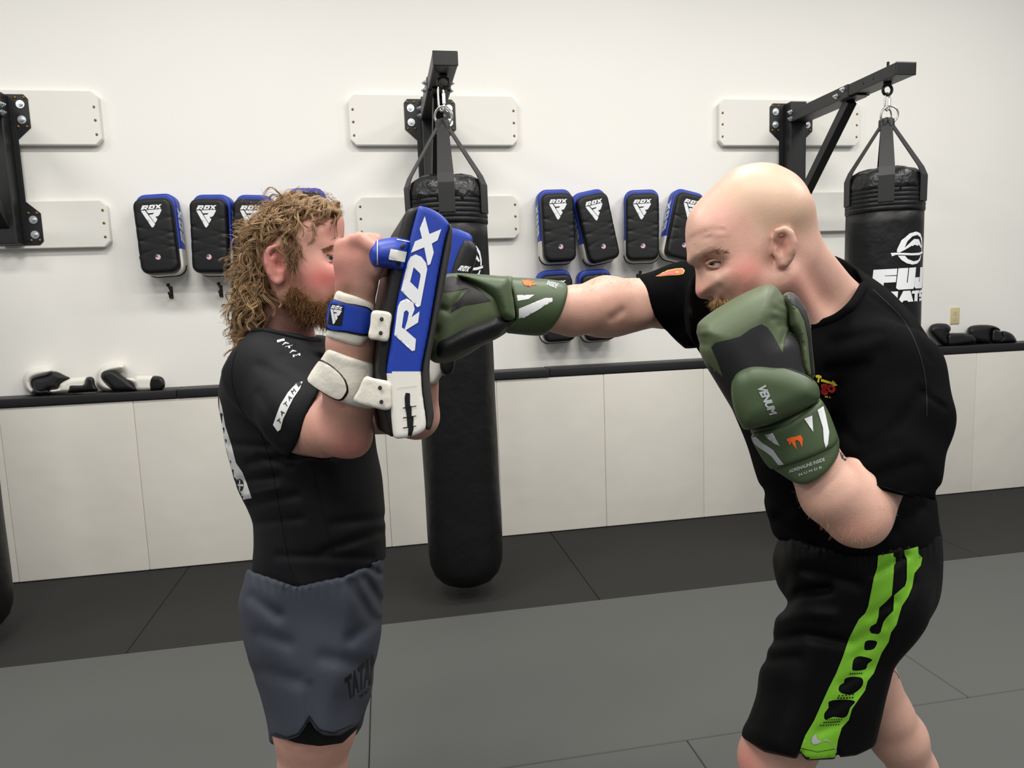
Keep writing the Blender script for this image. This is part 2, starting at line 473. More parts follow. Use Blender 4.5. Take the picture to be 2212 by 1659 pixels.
# ================================================================== materials of the room
M_wall = mat('wall_paint', (236, 234, 228), 0.55, 0.3, noise=0.015, nscale=3, bump=0.25, bscale=60, bumpdist=0.002)
M_wpad = mat('pad_vinyl', (222, 218, 208), 0.5, 0.3, noise=0.02, nscale=5, bump2=0.016, b2scale=1.8)
M_ledge = mat('ledge_black', (30, 30, 31), 0.5, 0.4, noise=0.1, nscale=20)
M_dmat = mat('dark_mat', (40, 39, 38), 0.75, 0.25, noise=0.06, nscale=5, bump=0.3, bscale=320)
M_gmat = mat('grey_mat', (82, 83, 81), 0.75, 0.25, noise=0.03, nscale=4, bump=0.3, bscale=320)
M_wood = mat('white_board', (228, 226, 219), 0.5, 0.3, noise=0.03, nscale=6, bump=0.15, bscale=40)
M_steel = mat('black_steel', (25, 25, 26), 0.42, 0.45, noise=0.08, nscale=30, bump=0.1, bscale=300)
M_zinc = mat('zinc', (215, 220, 222), 0.3, 0.5, metal=0.85)
M_brass = mat('brass_screw', (150, 118, 62), 0.4, 0.5, metal=0.7)
M_bag = mat('bag_vinyl', (13, 13, 14), 0.45, 0.32, bump=0.08, bscale=250, bump2=0.01, b2scale=7)
M_bagtop = mat('bag_top_vinyl', (18, 18, 19), 0.38, 0.45, bump2=0.022, b2scale=14)
M_web = mat('strap_webbing', (30, 30, 31), 0.5, 0.4, weave=160)
M_white = mat('print_white', (226, 228, 230), 0.5, 0.3)
M_chrome = mat('chrome', (215, 212, 205), 0.2, 0.5, metal=0.95)
M_padblk = mat('pad_black_leather', (14, 14, 15), 0.48, 0.35, bump=0.15, bscale=220)
M_blue = mat('pad_blue_leather', (27, 58, 160), 0.42, 0.4, bump=0.12, bscale=220, noise=0.05, nscale=30)
M_padwht = mat('pad_white_leather', (226, 223, 214), 0.5, 0.35, bump=0.12, bscale=200)
M_plast = mat('black_plastic', (20, 20, 20), 0.35, 0.4)
M_almond = mat('almond_plastic', (206, 192, 150), 0.4, 0.4)
M_dkslot = mat('slot_dark', (120, 110, 82), 0.6, 0.2)
M_pink = mat('sticker_pink', (214, 170, 182), 0.5, 0.3)
M_navy = mat('sticker_navy', (70, 80, 130), 0.5, 0.3)

# ================================================================== shell
wall = struct(part('wall_back', box((-6.5, YW, 0), (8.5, YW+0.12, 4.3)), M_wall, smooth=False))
seams = [-4.10, -3.43, -2.755, -2.08, -1.401, -0.714, -0.027, 0.652, 1.331, 1.997, 2.67, 3.34, 4.007, 4.68, 5.35, 6.03]
padding = struct(part('trim_2', box((-4.1, YW-0.012, 0.01), (6.0, YW-0.002, 0.97)), M_ledge, smooth=False))
for a, b in zip(seams[:-1], seams[1:]):
    part('wall_pad', box((a+0.0004, DP+random.uniform(-.001, .002), 0.004), (b-0.0004, YW-0.013, 0.985), 0.006, 3), M_wpad, padding)
tr = struct(part('trim_1', box((-5.2, DP+0.01, 0.986), (8.0, YW, 0.99)), M_ledge, smooth=False))
for a, b in ((-5.0, -3.2), (-3.2, -1.165), (-1.165, 0.985), (0.985, 3.3), (3.3, 5.6), (5.6, 7.9)):
    part('ledge_board', box((a+0.001, DP-0.012+(0.006 if a > 0.9 else 0), 0.99), (b-0.001, YW, 1.036+(0.003 if a > 0.9 else 0)), 0.004, 2), M_ledge, tr)
floor = struct(part('floor', box((-6.5, -4.5, -0.08), (8.5, YW+0.1, -0.03)), M_dmat, smooth=False))
def mats(y0, y1, xs, m):
    for a, b in zip(xs[:-1], xs[1:]):
        part('floor_mat', box((a+0.0012, y0+0.0012, -0.03), (b-0.0012, y1-0.0012, 0.0), 0.003, 1), m, floor, smooth=False)
mats(3.208, YW, [-5.45, -3.31, -1.19, 0.962, 3.106, 5.25, 7.4], M_dmat)
mats(2.078, 3.208, [-4.35, -2.24, -0.128, 1.985, 4.1, 6.2], M_gmat)
mats(0.948, 2.078, [-3.32, -1.2, 0.912, 3.03, 5.14], M_gmat)
mats(-0.182, 0.948, [-4.35, -2.24, -0.128, 1.985, 4.1], M_gmat)
mats(-1.312, -0.182, [-3.32, -1.2, 0.912, 3.03], M_gmat)

# ================================================================== boards and bag brackets
BAGY = 3.46
BX = {'left': -1.955, 'centre': 0.338, 'right': 2.657}
YB = YW-0.040                                           # face of the boards
def octo(x0, x1, z0, z1, c): return [(x0+c, z0), (x1-c, z0), (x1, z0+c), (x1, z1-c), (x1-c, z1), (x0+c, z1), (x0, z1-c), (x0, z0+c)]
def board(side, x0, x1, z0, z1, label):
    t = thing('wooden_board', label, 'board', ((x0+x1)/2, YW, z0), group='white boards behind the bag brackets')
    hw = (x1-x0)/2
    part('plank', extrude(octo(-hw, hw, 0, z1-z0, 0.032), -0.040, 0.0, 0.003), M_wood, t, smooth=False)
    for s in (-1, 1):
        for zz in (0.055, 0.13, 0.20):
            part('screw', cyl((s*(hw-0.022-random.random()*0.004), -0.0425, zz), (s*(hw-0.022), -0.038, zz), 0.007, 10), M_brass, t)
for s, n in (('left', 'at the left edge'), ('centre', 'behind the middle punching bag'), ('right', 'behind the right punching bag')):
    x = BX[s]
    x += 0.028 if s == 'centre' else 0
    board(s, x-0.495, x+0.495, 2.392, 2.676, 'white board with clipped corners ' + {'left': 'at the upper left edge, top of its pair', 'centre': 'topmost behind the bracket of the middle punching bag', 'right': 'topmost behind the bracket of the right bag'}[s])
    board(s, x-0.485, x+0.485, 1.842, 2.095, 'white board with clipped corners ' + {'left': 'at the left edge, lower of its pair', 'centre': 'behind the top of the middle punching bag', 'right': 'partly hidden by the bald head'}[s])

def bracket(x, label):
    t = thing('bag_bracket', label, 'bracket', (x, YB, 1.83))
    z0 = 1.83
    hw, nw = 0.150, 0.083
    pl = [(-hw+.02, 0.03), (hw-.02, 0.03), (hw, 0.05), (hw, .20), (nw, .262), (nw, .588), (hw, .65), (hw, .80), (hw-.02, .822), (-hw+.02, .822), (-hw, .80), (-hw, .65), (-nw, .588), (-nw, .262), (-hw, .20), (-hw, .05)]
    part('base_plate', extrude(pl, -0.006, 0.0, 0.001), M_steel, t, smooth=False)
    part('post', box((-0.055, -0.088, 0.03), (0.055, -0.006, 0.815), 0.006, 2), M_steel, t, smooth=False)
    for s in (-1, 1):
        part('gusset', beam((s*0.068, -0.0075, 0.05), (s*0.068, -0.0075, 0.81), 0.022, 0.003, 0.0008, up=(0, 1, 0)), M_steel, t, smooth=False)
    ya = -(YB-3.33)
    part('arm', beam((0, -0.06, 0.722), (0, ya, 0.722), 0.112, 0.062, 0.006), M_steel, t, smooth=False)
    part('arm_sleeve', beam((0, -0.05, 0.720), (0, -0.66, 0.720), 0.120, 0.070, 0.005), M_steel, t, smooth=False)
    part('end_cap', beam((0, ya, 0.722), (0, ya-0.004, 0.722), 0.114, 0.064, 0.004), M_plast, t, smooth=False)
    part('brace_plate', beam((0, -0.56, 0.684), (0, -0.71, 0.684), 0.075, 0.006, 0.001), M_steel, t, smooth=False)
    part('brace', beam((0, -0.04, 0.10), (0, -0.60, 0.680), 0.055, 0.055, 0.005, up=(0, 1, 0)), M_steel, t, smooth=False)
    bolt = None
    for s in (-1, 1):
        for zz in (0.085, 0.165, 0.69, 0.77):
            vf = join(cyl((0, 0.0, 0), (0, -0.003, 0), 0.0215, 20), cyl((0, -0.003, 0), (0, -0.012, 0), 0.012, 6), cyl((0, -0.012, 0), (0, -0.017, 0), 0.006, 8))
            if bolt is None:
                bolt = part('washer_bolt', vf, M_zinc, t, smooth=False, loc=(s*0.112, -0.006, zz))
            else: copy_part(bolt, (s*0.112, -0.006, zz), t)
    sc = None
    for s in (-1, 1):
        for zz in (0.055, 0.20, 0.655, 0.805):
            for xx in (0.09, 0.132):
                if sc is None: sc = part('brass_screw', cyl((0, 0, 0), (0, -0.004, 0), 0.0075, 8), M_brass, t, loc=(s*xx, -0.006, zz))
                else: copy_part(sc, (s*xx, -0.006, zz), t)
    for s in (-1, 1):
        for yy, zz in ((-0.62, 0.735), (-0.56, 0.715), (-0.10, 0.705), (-0.10, 0.745)):
            part('side_bolt', join(cyl((s*0.060, yy, zz), (s*0.064, yy, zz), 0.014, 16), cyl((s*0.064, yy, zz), (s*0.074, yy, zz), 0.010, 6), cyl((s*0.074, yy, zz), (s*0.082, yy, zz), 0.005, 8)), M_zinc, t, smooth=False)
        for yy, zz in ((-0.78, 0.724), (-0.86, 0.724)):
            part('side_hole', cyl((s*0.0545, yy, zz), (s*0.0565, yy, zz), 0.008, 12), M_plast, t)
    yb = -(YB-BAGY)
    part('hook_eye', join(cyl((0, yb, 0.795), (0, yb, 0.685), 0.007, 10), cyl((0, yb, 0.692), (0, yb, 0.677), 0.02, 12), ring((0, yb, 0.655), (0, 1, 0), 0.026, 0.0075)), M_plast, t)
    return t
bracket(BX['left'], 'black steel bag bracket cut off at the left edge')
bracket(BX['centre'], 'black steel bag bracket with its arm pointing at the camera, above the middle bag')
bracket(BX['right'], 'black steel bag bracket with braced arm above the right punching bag, behind the bald man')

# ================================================================== punching bags
BR = 0.187
def logo_fuji():
    s = 8.292
    out = [z([(720, 82), (600, 110), (470, 230), (415, 380), (412, 430), (445, 440), (510, 405), (630, 330), (655, 332), (690, 310), (760, 330), (775, 310), (810, 330), (840, 365), (868, 350), (820, 270), (780, 215), (680, 210), (640, 240), (520, 360), (560, 250), (640, 165), (740, 140), (820, 180), (860, 260), (875, 350), (872, 420), (900, 415), (905, 330), (880, 200), (820, 115)], 0, 0, s),
           z([(330, 440), (365, 440), (400, 440), (650, 458), (800, 450), (920, 418), (932, 455), (800, 492), (640, 495), (400, 475), (350, 500)], 0, 0, s),
           z([(428, 492), (530, 500), (580, 560), (680, 600), (780, 580), (830, 530), (850, 490), (872, 495), (830, 590), (760, 640), (660, 657), (560, 630), (480, 570)], 0, 0, s)]
    F = [[(110, 722), (425, 718), (420, 830), (260, 832), (258, 842), (418, 846), (410, 955), (250, 958), (245, 1080), (85, 1085)],
         [(440, 715), (590, 712), (570, 970), (585, 970), (605, 712), (735, 706), (712, 1040), (690, 1085), (450, 1090), (415, 1060)],
         [(850, 705), (1010, 700), (990, 1040), (960, 1075), (740, 1080), (715, 1050), (725, 885), (832, 880), (822, 960), (840, 960)],
         [(1030, 700), (1170, 696), (1155, 1075), (1010, 1080)]]
    Mt = [[(150, 1125), (265, 1122), (300, 1215), (335, 1120), (445, 1118), (435, 1310), (345, 1312), (350, 1215), (300, 1310), (255, 1215), (240, 1315), (140, 1318)],
          [(520, 1115), (635, 1112), (700, 1308), (600, 1310), (590, 1285), (530, 1287), (515, 1312), (440, 1312)],
          [(665, 1120), (840, 1112), (835, 1165), (800, 1167), (795, 1308), (720, 1310), (725, 1168), (665, 1170)],
          [(880, 1110), (1000, 1105), (995, 1155), (900, 1160), (895, 1180), (1000, 1185), (990, 1300), (850, 1305), (852, 1260), (930, 1255), (930, 1235), (840, 1230), (850, 1130)]]
    for q in F+Mt: out.append(z(q, 0, 0, s))
    return out
def bag(x, label, top, logo=None, tilt=0.0, twist=0.0):
    zb = 0.055
    t = thing('punching_bag', label, 'punching bag', (x, BAGY, zb), group='black heavy bags hanging along the wall')
    H = top-zb
    prof = [(0.03, 0.0), (0.09, 0.008), (0.135, 0.03), (0.165, 0.065), (0.182, 0.115), (BR, 0.18)]
    for k in np.linspace(0.03, 1, 22): prof.append((BR*(1+0.004*math.sin(k*23)), 0.18+(H-0.21-0.18)*k))
    body = lathe(prof, 64)
    part('body', body, M_bag, t)
    r2 = BR+0.004; hb = prof[-1][1]
    band = [(r2-0.003, hb-0.015)]
    for k in range(5):
        band += [(r2, hb-0.012+k*0.022), (r2+0.0006, hb-0.002+k*0.022), (r2, hb+0.007+k*0.022), (r2-0.0012, hb+0.0085+k*0.022)]
    part('stitched_band', lathe(band, 64), M_bag, t)
    v, f = lathe([(BR+0.002, hb+0.085), (BR+0.003, hb+0.12), (BR-0.002, H-0.06), (BR-0.012, H-0.03), (BR-0.05, H-0.008), (0.09, H+0.004), (0.03, H+0.006)], 64)
    a = np.arctan2(v[:, 1], v[:, 0]); k = 1+0.012*np.sin(a*11+v[:, 2]*25)+0.008*np.sin(a*23-v[:, 2]*40); v[:, :2] *= k[:, None]; v[:, 2] += 0.006*np.sin(a*7)
    part('top_cover', (v, f), M_bagtop, t)
    ztip = H+0.245
    for q in range(4):
        a = math.pi/2*q-math.pi/2+twist+(0, -0.45, 0, 0.35)[q]; d = np.array([math.cos(a), math.sin(a), 0]); s = np.array([-d[1], d[0], 0])
        pth = [d*(BR+0.006)+np.array([0, 0, hb+0.03]), d*(BR+0.007)+np.array([0, 0, H-0.05]), d*(BR-0.012)+np.array([0, 0, H-0.005]), d*0.030+np.array([0, 0, ztip-0.02]), d*0.012+np.array([0, 0, ztip+0.02])]
        V, F = [], []
        for i, pp in enumerate(pth):
            tg = pth[min(i+1, 4)]-pth[max(i-1, 0)]; n = np.cross(s, tg); n /= np.linalg.norm(n); wd = 0.037 if i < 3 else 0.027
            for sx, sn in ((-1, -1), (1, -1), (1, 1), (-1, 1)): V.append(pp+s*wd*sx+n*0.0025*sn)
        for i in range(4):
            for k in range(4): F.append((i*4+k, i*4+(k+1) % 4, i*4+4+(k+1) % 4, i*4+4+k))
        F += [(3, 2, 1, 0), (16, 17, 18, 19)]
        part('hanging_strap', (V, F), M_web, t, smooth=False)
    part('strap_sleeve', box((-0.032, -0.026, ztip-0.045), (0.032, 0.026, ztip+0.018), 0.010, 2), M_web, t)
    for sy, rx in ((-0.014, 0.35), (0.014, -0.3)):
        part('d_ring', ring((0.006, sy, ztip+0.035), (rx, 1, 0.1), 0.042, 0.0045), M_chrome, t)
    zt = 1.83+0.655-zb-0.022                      # underside of the hook eye
    zl = ztip+0.06
    pts = [(0.0, 0, zl)] ; hh = zt-zl
    link = [(-0.011, 0, zl+0.012), (-0.013, 0, zl+hh*0.5), (-0.011, 0, zt-0.006), (0, 0, zt+0.006), (0.011, 0, zt-0.006), (0.013, 0, zl+hh*0.5), (0.011, 0, zl+0.012), (0, 0, zl)]
    part('carabiner', tube(catmull(link, 5), 0.005, 8, True), M_chrome, t)
    part('carabiner_nut', cyl((0.0125, 0, zl+hh*0.3), (0.0125, 0, zl+hh*0.75), 0.0085, 6), M_zinc, t, smooth=False)
    if logo:
        # curved print on the cylinder: logo units are pixels of the photo at the bag
        ang, ztop, sc, sv = logo
        V, F, n = [], [], 0
        A = np.concatenate([np.asarray(q) for q in logo_fuji()]); mid = (A[:, 0].min()+A[:, 0].max())/2; y0 = A[:, 1].min()
        polys = [np.stack([(np.asarray(q)[:, 0]-mid)*sc, (np.asarray(q)[:, 1]-y0)*sv], 1) for q in logo_fuji()]
        cyl_bvh = None
        step = 0.006
        def cray(u, v): return np.array([u, v, -1.0]), np.array([0, 0, 1.0])
        plane = BVHTree.FromPolygons([Vector((-2, -2, 0)), Vector((2, -2, 0)), Vector((2, 2, 0)), Vector((-2, 2, 0))], [(0, 1, 2, 3)])
        v, f = print_on(plane, polys, step, 0.0, ray=cray)
        th = -math.pi/2+ang+v[:, 0]/(BR+0.0015)
        w_ = np.stack([(BR+0.0022)*np.cos(th), (BR+0.0022)*np.sin(th), ztop-zb-v[:, 1]], 1)
        part('printed_logo', (w_, f), M_white, t)
    return t
def zat(x, y, Y): return PY(x, y, Y)[2]
topc = zat(970, 384, BAGY)
mid_bag = bag(0.366-0.022, 'heavy punching bag in the middle, hanging behind the kick pads', topc, logo=(0.28, zat(1000, 527, BAGY-BR), 0.0029, 0.0024), twist=-0.09)
bag(2.657+0.0, 'heavy punching bag on the right, hanging behind the bald man', zat(1915, 368, BAGY), logo=(0.08, zat(1950, 502, BAGY-0.15), 0.0029, 0.0024), twist=-0.62)
mid_bag.rotation_euler = (0, math.radians(-0.5), 0)
bag(-1.93, 'heavy punching bag cut off by the left edge of the photo', topc, twist=0.4)

# ================================================================== kick pads on the wall
S_ = 27.65
EMBLEM = [[(165, 560), (275, 340), (560, 340), (570, 400), (525, 478), (462, 492), (505, 560), (405, 560), (335, 500), (300, 560)], [(345, 455), (375, 420), (465, 420), (445, 455)],
          [(540, 555), (650, 335), (890, 335), (918, 400), (850, 525), (800, 555)], [(680, 490), (730, 415), (805, 415), (775, 490)],
          [(930, 335), (1030, 335), (1070, 390), (1140, 335), (1260, 335), (1130, 450), (1190, 550), (1085, 550), (1045, 495), (985, 550), (895, 550), (990, 455)],
          [(160, 610), (365, 600), (800, 1340), (700, 1480), (650, 1510), (600, 1480)],
          [(430, 600), (1150, 580), (1220, 620), (1070, 880), (980, 950), (850, 950), (940, 1080), (920, 1140), (820, 1270), (790, 1270), (560, 865), (600, 830), (740, 830), (820, 750), (520, 760)]]
EMBLEM = [np.array(q, float) for q in EMBLEM]
RDX = unit(EMBLEM[:5])
def rrect(hw, hh, r, n=6, ox=0, oy=0):
    o = []
    for cx_, cy_, a0 in ((hw-r, hh-r, 0), (-hw+r, hh-r, 90), (-hw+r, -hh+r, 180), (hw-r, -hh+r, 270)):
        for k in range(n+1):
            a = math.radians(a0+90*k/n); o.append((ox+cx_+r*math.cos(a), oy+cy_+r*math.sin(a)))
    return np.array(o)
L2W = np.array([[1, 0, 0], [0, 0, 1], [0, -1, 0]], float)      # local (x right, y down, z away) -> world
PH = 0.224                                                      # half height
def make_pad(label):
    t = thing('kick_pad', label, 'kick pad', group='kick pads hung on the wall')
    p_back = Poly2(rrect(0.107, PH, 0.055), 0); p_front = Poly2(rrect(0.101, PH-0.020, 0.045, oy=0.012), 0)
    def f_back(p): return pillow(p, p_back, 0.042, 0.042, 0.012)
    def f_front(p):
        d = pillow(p, p_front, -0.028, 0.034, 0.022)
        wr = 0
        for k, (yy, sl, am) in enumerate([(-.06, -.25, .003), (-.02, .22, .0035), (0.02, -.2, .004), (.055, .25, .0035), (.09, -.15, .003), (-.10, .2, .002), (.13, .2, .002), (0.0, .5, .002), (.075, -.45, .002)]):
            wr = wr+0.55*am*np.exp(-((p.Y-yy-sl*p.X)/0.006)**2)*np.clip(np.abs(p.X)/0.07, 0.15, 1)
        return d+wr*np.exp(-((p.Z+0.062)/0.02)**2)
    vf = snet(f_back, (-.13, -.25, -.02), (.13, .25, .1), 0.006, cam=False)
    v, f = vf; cen = v[f].mean(1)
    o = part('back_cover', (v@L2W.T, f), [M_blue, M_padwht], t)
    o.data.polygons.foreach_set('material_index', (cen[:, 1] > 0.085).astype(np.int32)); o.data.update()
    part('bottom_piping', tube([(x, zz, -y) for x, y, zz in [(xx, yy, 0.052) for xx, yy in rrect(0.1085, PH+0.0015, 0.055, 8) if yy > 0.10]], 0.004, 6), M_padblk, t)
    vf = snet(f_front, (-.13, -.25, -.1), (.13, .25, .04), 0.005, cam=False); b = bvh_of(vf)
    cush = part('front_cushion', (vf[0]@L2W.T, vf[1]), M_padblk, t)
    pr = [(np.array(q)-np.array([690, 925]))*(0.112/1090)+np.array([-0.002, -0.092]) for q in EMBLEM]
    v, f = print_on(b, pr, 0.012, 0.0012, ray=loc_ray); part('emblem_print', (v@L2W.T, f), M_white, cush)
    cir = [(0.002+0.0145*math.cos(a), 0.128+0.0145*math.sin(a)) for a in np.linspace(0, 2*math.pi, 20, endpoint=False)]
    v, f = print_on(b, [cir], 0.01, 0.0010, ray=loc_ray); st = part('flag_sticker', (v@L2W.T, f), M_pink, cush)
    v, f = print_on(b, [[(-0.011, 0.118), (0.002, 0.115), (0.002, 0.128), (-0.012, 0.128)]], 0.01, 0.0018, ray=loc_ray); part('sticker_canton', (v@L2W.T, f), M_navy, cush)
    for s in (-1, 1):
        lett = quadmap(RDX, [(-0.125, 0.016), (-0.125, 0.066), (0.045, 0.066), (0.045, 0.016)] if s < 0 else [(-0.125, 0.066), (-0.125, 0.016), (0.045, 0.016), (0.045, 0.066)])
        lett = [np.stack([q[:, 0], q[:, 1]], 1) for q in lett]
        plane = BVHTree.FromPolygons([Vector((-2, -2, 0)), Vector((2, -2, 0)), Vector((2, 2, 0)), Vector((-2, 2, 0))], [(0, 1, 2, 3)])
        # letters run down the side: RDX read from the bottom up
        uni = [np.stack([q[:, 0], q[:, 1]], 1) for q in RDX]
        ps = [np.stack([0.055-q[:, 0]*0.20, 0.014+(q[:, 1] if s > 0 else q[:, 1])*0.055], 1) for q in uni]
        v, f = print_on(plane, ps, 0.03, 0.0, ray=loc_ray)
        w_ = np.stack([np.full(len(v), s*0.1082), v[:, 1], -v[:, 0]], 1)
        part('side_lettering', (w_, f), M_white, t, smooth=False)
    part('strap_loop', ring((-0.108, 0.052, -0.115), (0.0, 1, 0.3), 0.027, 0.0045, 20, 6), M_padblk, t)
    for zz in (0.09, -0.03):
        part('rear_strap', box((-0.06, 0.083, zz-0.03), (0.06, 0.112, zz+0.03), 0.012, 2), M_padwht, t)
    return t
padspec = [   # pixel centre of the front face, roll (deg, + = foot swings right in the photo), label
 (336, 505, 2.5, 'wall kick pad leftmost of all'),
 (453, 505, -1.5, 'wall kick pad second from the left, just left of the long hair'),
 (545, 505, -3.0, 'wall kick pad third from the left, partly behind the long hair'),
 (662, 489, -1.0, 'wall kick pad mostly hidden behind the curly head, only its blue top showing'),
 (1208, 487, 1.0, 'wall kick pad first in the upper row right of the middle bag'),
 (1293, 488, 11.0, 'wall kick pad second in the right upper row, tilted to the left neighbour'),
 (1394, 486, -0.5, 'wall kick pad third in the right upper row, hanging straight'),
 (1486, 486, -13.5, 'wall kick pad fourth in the right upper row, tilted, half hidden by the bald head'),
 (1207, 662, 2.0, 'wall kick pad in the lower row, left one behind the punching arm'),
 (1296, 660, 2.5, 'wall kick pad in the lower row, right one behind the punching arm')]
proto = make_pad(padspec[0][3])
for i, (px, py, ro, lb) in enumerate(padspec):
    q = PY(px, py, YW-0.175); loc = (q[0], YW-0.113, q[2]); yw_ = [-4, -10, -8, -3, 1, 1, -16, 0, -2, -2][i]
    rot = (math.radians(-2.0), math.radians(-ro), math.radians(yw_))
    if i == 0: proto.location = loc; proto.rotation_euler = rot
    else:
        c_ = dup(proto, loc, rot, lb)
        if i > 3:
            for ch in list(c_.children):
                if ch.name.startswith('strap_loop'): bpy.data.objects.remove(ch)

# hooks left empty
def hook(px, py, label):
    q = PY(px, py, YW-0.015)
    t = thing('wall_hook', label, 'hook', (q[0], YW, q[2]), group='black coat hooks on the wall')
    part('back_plate', box((-0.009, -0.006, -0.035), (0.009, 0, 0.035), 0.003, 2), M_plast, t)
    part('upper_prong', tube(catmull([(0, -0.004, 0.012), (0, -0.03, 0.02), (0, -0.045, 0.035), (0, -0.05, 0.04)], 4, False), 0.0055, 8), M_plast, t)
    part('knob', cyl((0, -0.046, 0.036), (0, -0.058, 0.046), 0.010, 12, bev=0.003), M_plast, t)
    part('lower_prong', tube(catmull([(0, -0.004, -0.02), (0, -0.025, -0.032), (0, -0.04, -0.025), (0, -0.043, -0.008)], 4, False), 0.0055, 8), M_plast, t)
    part('lower_knob', cyl((0, -0.043, -0.012), (0, -0.045, 0.004), 0.009, 12, bev=0.003), M_plast, t)
hook(369, 632, 'black wall hook under the leftmost kick pad')
hook(477, 629, 'black wall hook under the second kick pad, beside the long hair')
hook(1464, 433, 'black wall hook beside the tilted kick pad next to the bald head')
hook(1379, 603, 'black wall hook above the black sleeve of the punching arm')

# outlet
q = PY(2062, 682, YW)
t = thing('wall_outlet', 'almond wall outlet plate above the black gloves on the right', 'outlet', (q[0], YW, q[2]))
part('cover_plate', box((-0.036, -0.006, -0.058), (0.036, 0, 0.058), 0.003, 2), M_almond, t)
for zz in (0.02, -0.02):
    f_ = part('socket', extrude(rrect(0.016, 0.014, 0.007, 4, 0, zz), -0.008, -0.005), M_almond, t, smooth=False)
    for xx in (-0.006, 0.006): part('slot', box((xx-0.0012, -0.0086, zz-0.004), (xx+0.0012, -0.0078, zz+0.005)), M_dkslot, f_, smooth=False)
part('plate_screw', cyl((0, -0.0075, 0), (0, -0.005, 0), 0.003, 10), M_zinc, t)
# ================================================================== shared helpers for the figures
M_skinL = mat('skin_ruddy', (198, 156, 138), 0.5, 0.35, noise=0.11, nscale=45, bump=0.35, bscale=420, sss=0.06,
              masks=(('red', (196, 98, 94), 1.0), ('beard', (140, 100, 74), 1.0)))
M_skinR = mat('skin_fair', (206, 168, 149), 0.44, 0.42, noise=0.09, nscale=55, bump=0.35, bscale=420, sss=0.06,
              masks=(('red', (205, 112, 104), 1.0), ('scalp', (196, 164, 138), 1.0)))
M_eye = mat('eye', (214, 206, 200), 0.15, 0.5, masks=(('iris', (88, 104, 112), 0.15), ('pupil', (12, 12, 12), 0.15)))
M_hair = [mat('hair_tone', c, 0.5, 0.35) for c in ((162, 130, 92), (128, 100, 68), (188, 154, 112), (100, 78, 54))]
M_beard = [mat('beard_tone', c, 0.55, 0.3) for c in ((138, 98, 64), (104, 72, 46), (164, 120, 80))]
M_blond = [mat('blond_tone', c, 0.5, 0.3) for c in ((190, 150, 100), (165, 124, 82), (210, 176, 128))]
M_rash = mat('rash_guard', (13, 14, 17), 0.65, 0.18, bump=0.2, bscale=500, weave=300)
M_seam = mat('seam_thread', (12, 12, 13), 0.7, 0.2)
M_short = mat('slate_shorts', (62, 66, 76), 0.7, 0.25, noise=0.05, nscale=10, bump=0.2, bscale=500, weave=400)
M_black = mat('black_cotton', (6, 6, 7), 0.9, 0.06, bump=0.3, bscale=700, weave=300)
M_liner = mat('black_liner', (18, 18, 22), 0.7, 0.3)
M_darkprint = mat('print_dark', (20, 21, 24), 0.6, 0.3)
M_offwhite = mat('print_offwhite', (205, 206, 204), 0.6, 0.3)
M_strapw = mat('strap_white', (222, 217, 204), 0.5, 0.35, noise=0.02, nscale=20, bump=0.12, bscale=200, bump2=0.004, b2scale=25)
M_border = mat('strap_border', (17, 17, 18), 0.5, 0.3)
M_thread = mat('white_thread', (190, 196, 210), 0.6, 0.2)
M_inner = mat('cushion_grey', (48, 47, 46), 0.5, 0.35, bump=0.1, bscale=220)

class Fig:
    """collects camera-frame surfaces under one root object at a base point"""
    def __init__(s, root, base): s.root = root; s.base = np.asarray(base, float)
    def world(s, v): return c2w(v)-s.base
    def grow(s, name, func, bb, h, m, parent=None, attrs=None, label=None, top=False, smooth=2, matsel=None):
        v, f = snet(func, bb[0], bb[1], h, True, smooth)
        p = Pts(v.astype(np.float32)); at = {k: fn(p) for k, fn in (attrs or {}).items()}
        o = part(name, (s.world(v), f), m, None if top else (parent or s.root), attrs=at, label=label)
        if matsel is not None:
            c = v[f].mean(1); o.data.polygons.foreach_set('material_index', matsel(Pts(c)).astype(np.int32)); o.data.update()
        return o, bvh_of((v, f))
    def print(s, name, bvh, polys, m, parent, step=6, off=0.0008, label=None, maxdz=0.03):
        v, f = print_on(bvh, polys, step, off, maxdz=maxdz)
        return part(name, (s.world(v), f), m, parent, label=label)
    def mesh(s, name, vf, m, parent=None, smooth=True, label=None, kind=None):
        return part(name, (s.world(np.asarray(vf[0])), vf[1]), m, parent or s.root, smooth=smooth, label=label, kind=kind)
def hit(bvh, u, v, zmin=0.0, zmax=9.0):
    o, d = cam_ray(u, v); h, n, i, t = bvh.ray_cast(Vector(o), Vector(d))
    if h is None: return None, None
    n = np.array(n); d = np.array(d)
    return np.array(h), (n if n@d < 0 else -n)
def strands_mesh(fig, name, lines, radii, mats, parent, n=3, kind='stuff', label=None):
    V, F, MI, k = [], [], [], 0
    for ln, r in zip(lines, radii):
        m = len(ln); rr = r*np.linspace(1, 0.45, m)
        v, f = tube(ln, rr, n); V.append(v); F += [tuple(int(i)+k for i in q) for q in f if len(q) == 4]
        mi = int(rng.integers(len(mats))); MI += [mi]*sum(1 for q in f if len(q) == 4); k += len(v)
    V = np.concatenate(V)
    o = part(name, (fig.world(V), np.array(F)), mats, parent, kind=kind, label=label)
    o.data.polygons.foreach_set('material_index', np.array(MI, np.int32)); o.data.update()
    return o
def rand_in(poly, n):
    poly = np.asarray(poly, float); lo, hi = poly.min(0), poly.max(0); out = []
    while len(out) < n:
        q = lo+rng.random((n*3, 2))*(hi-lo); q = q[inside(poly, q[:, 0], q[:, 1])]; out += list(q)
    return np.array(out[:n])
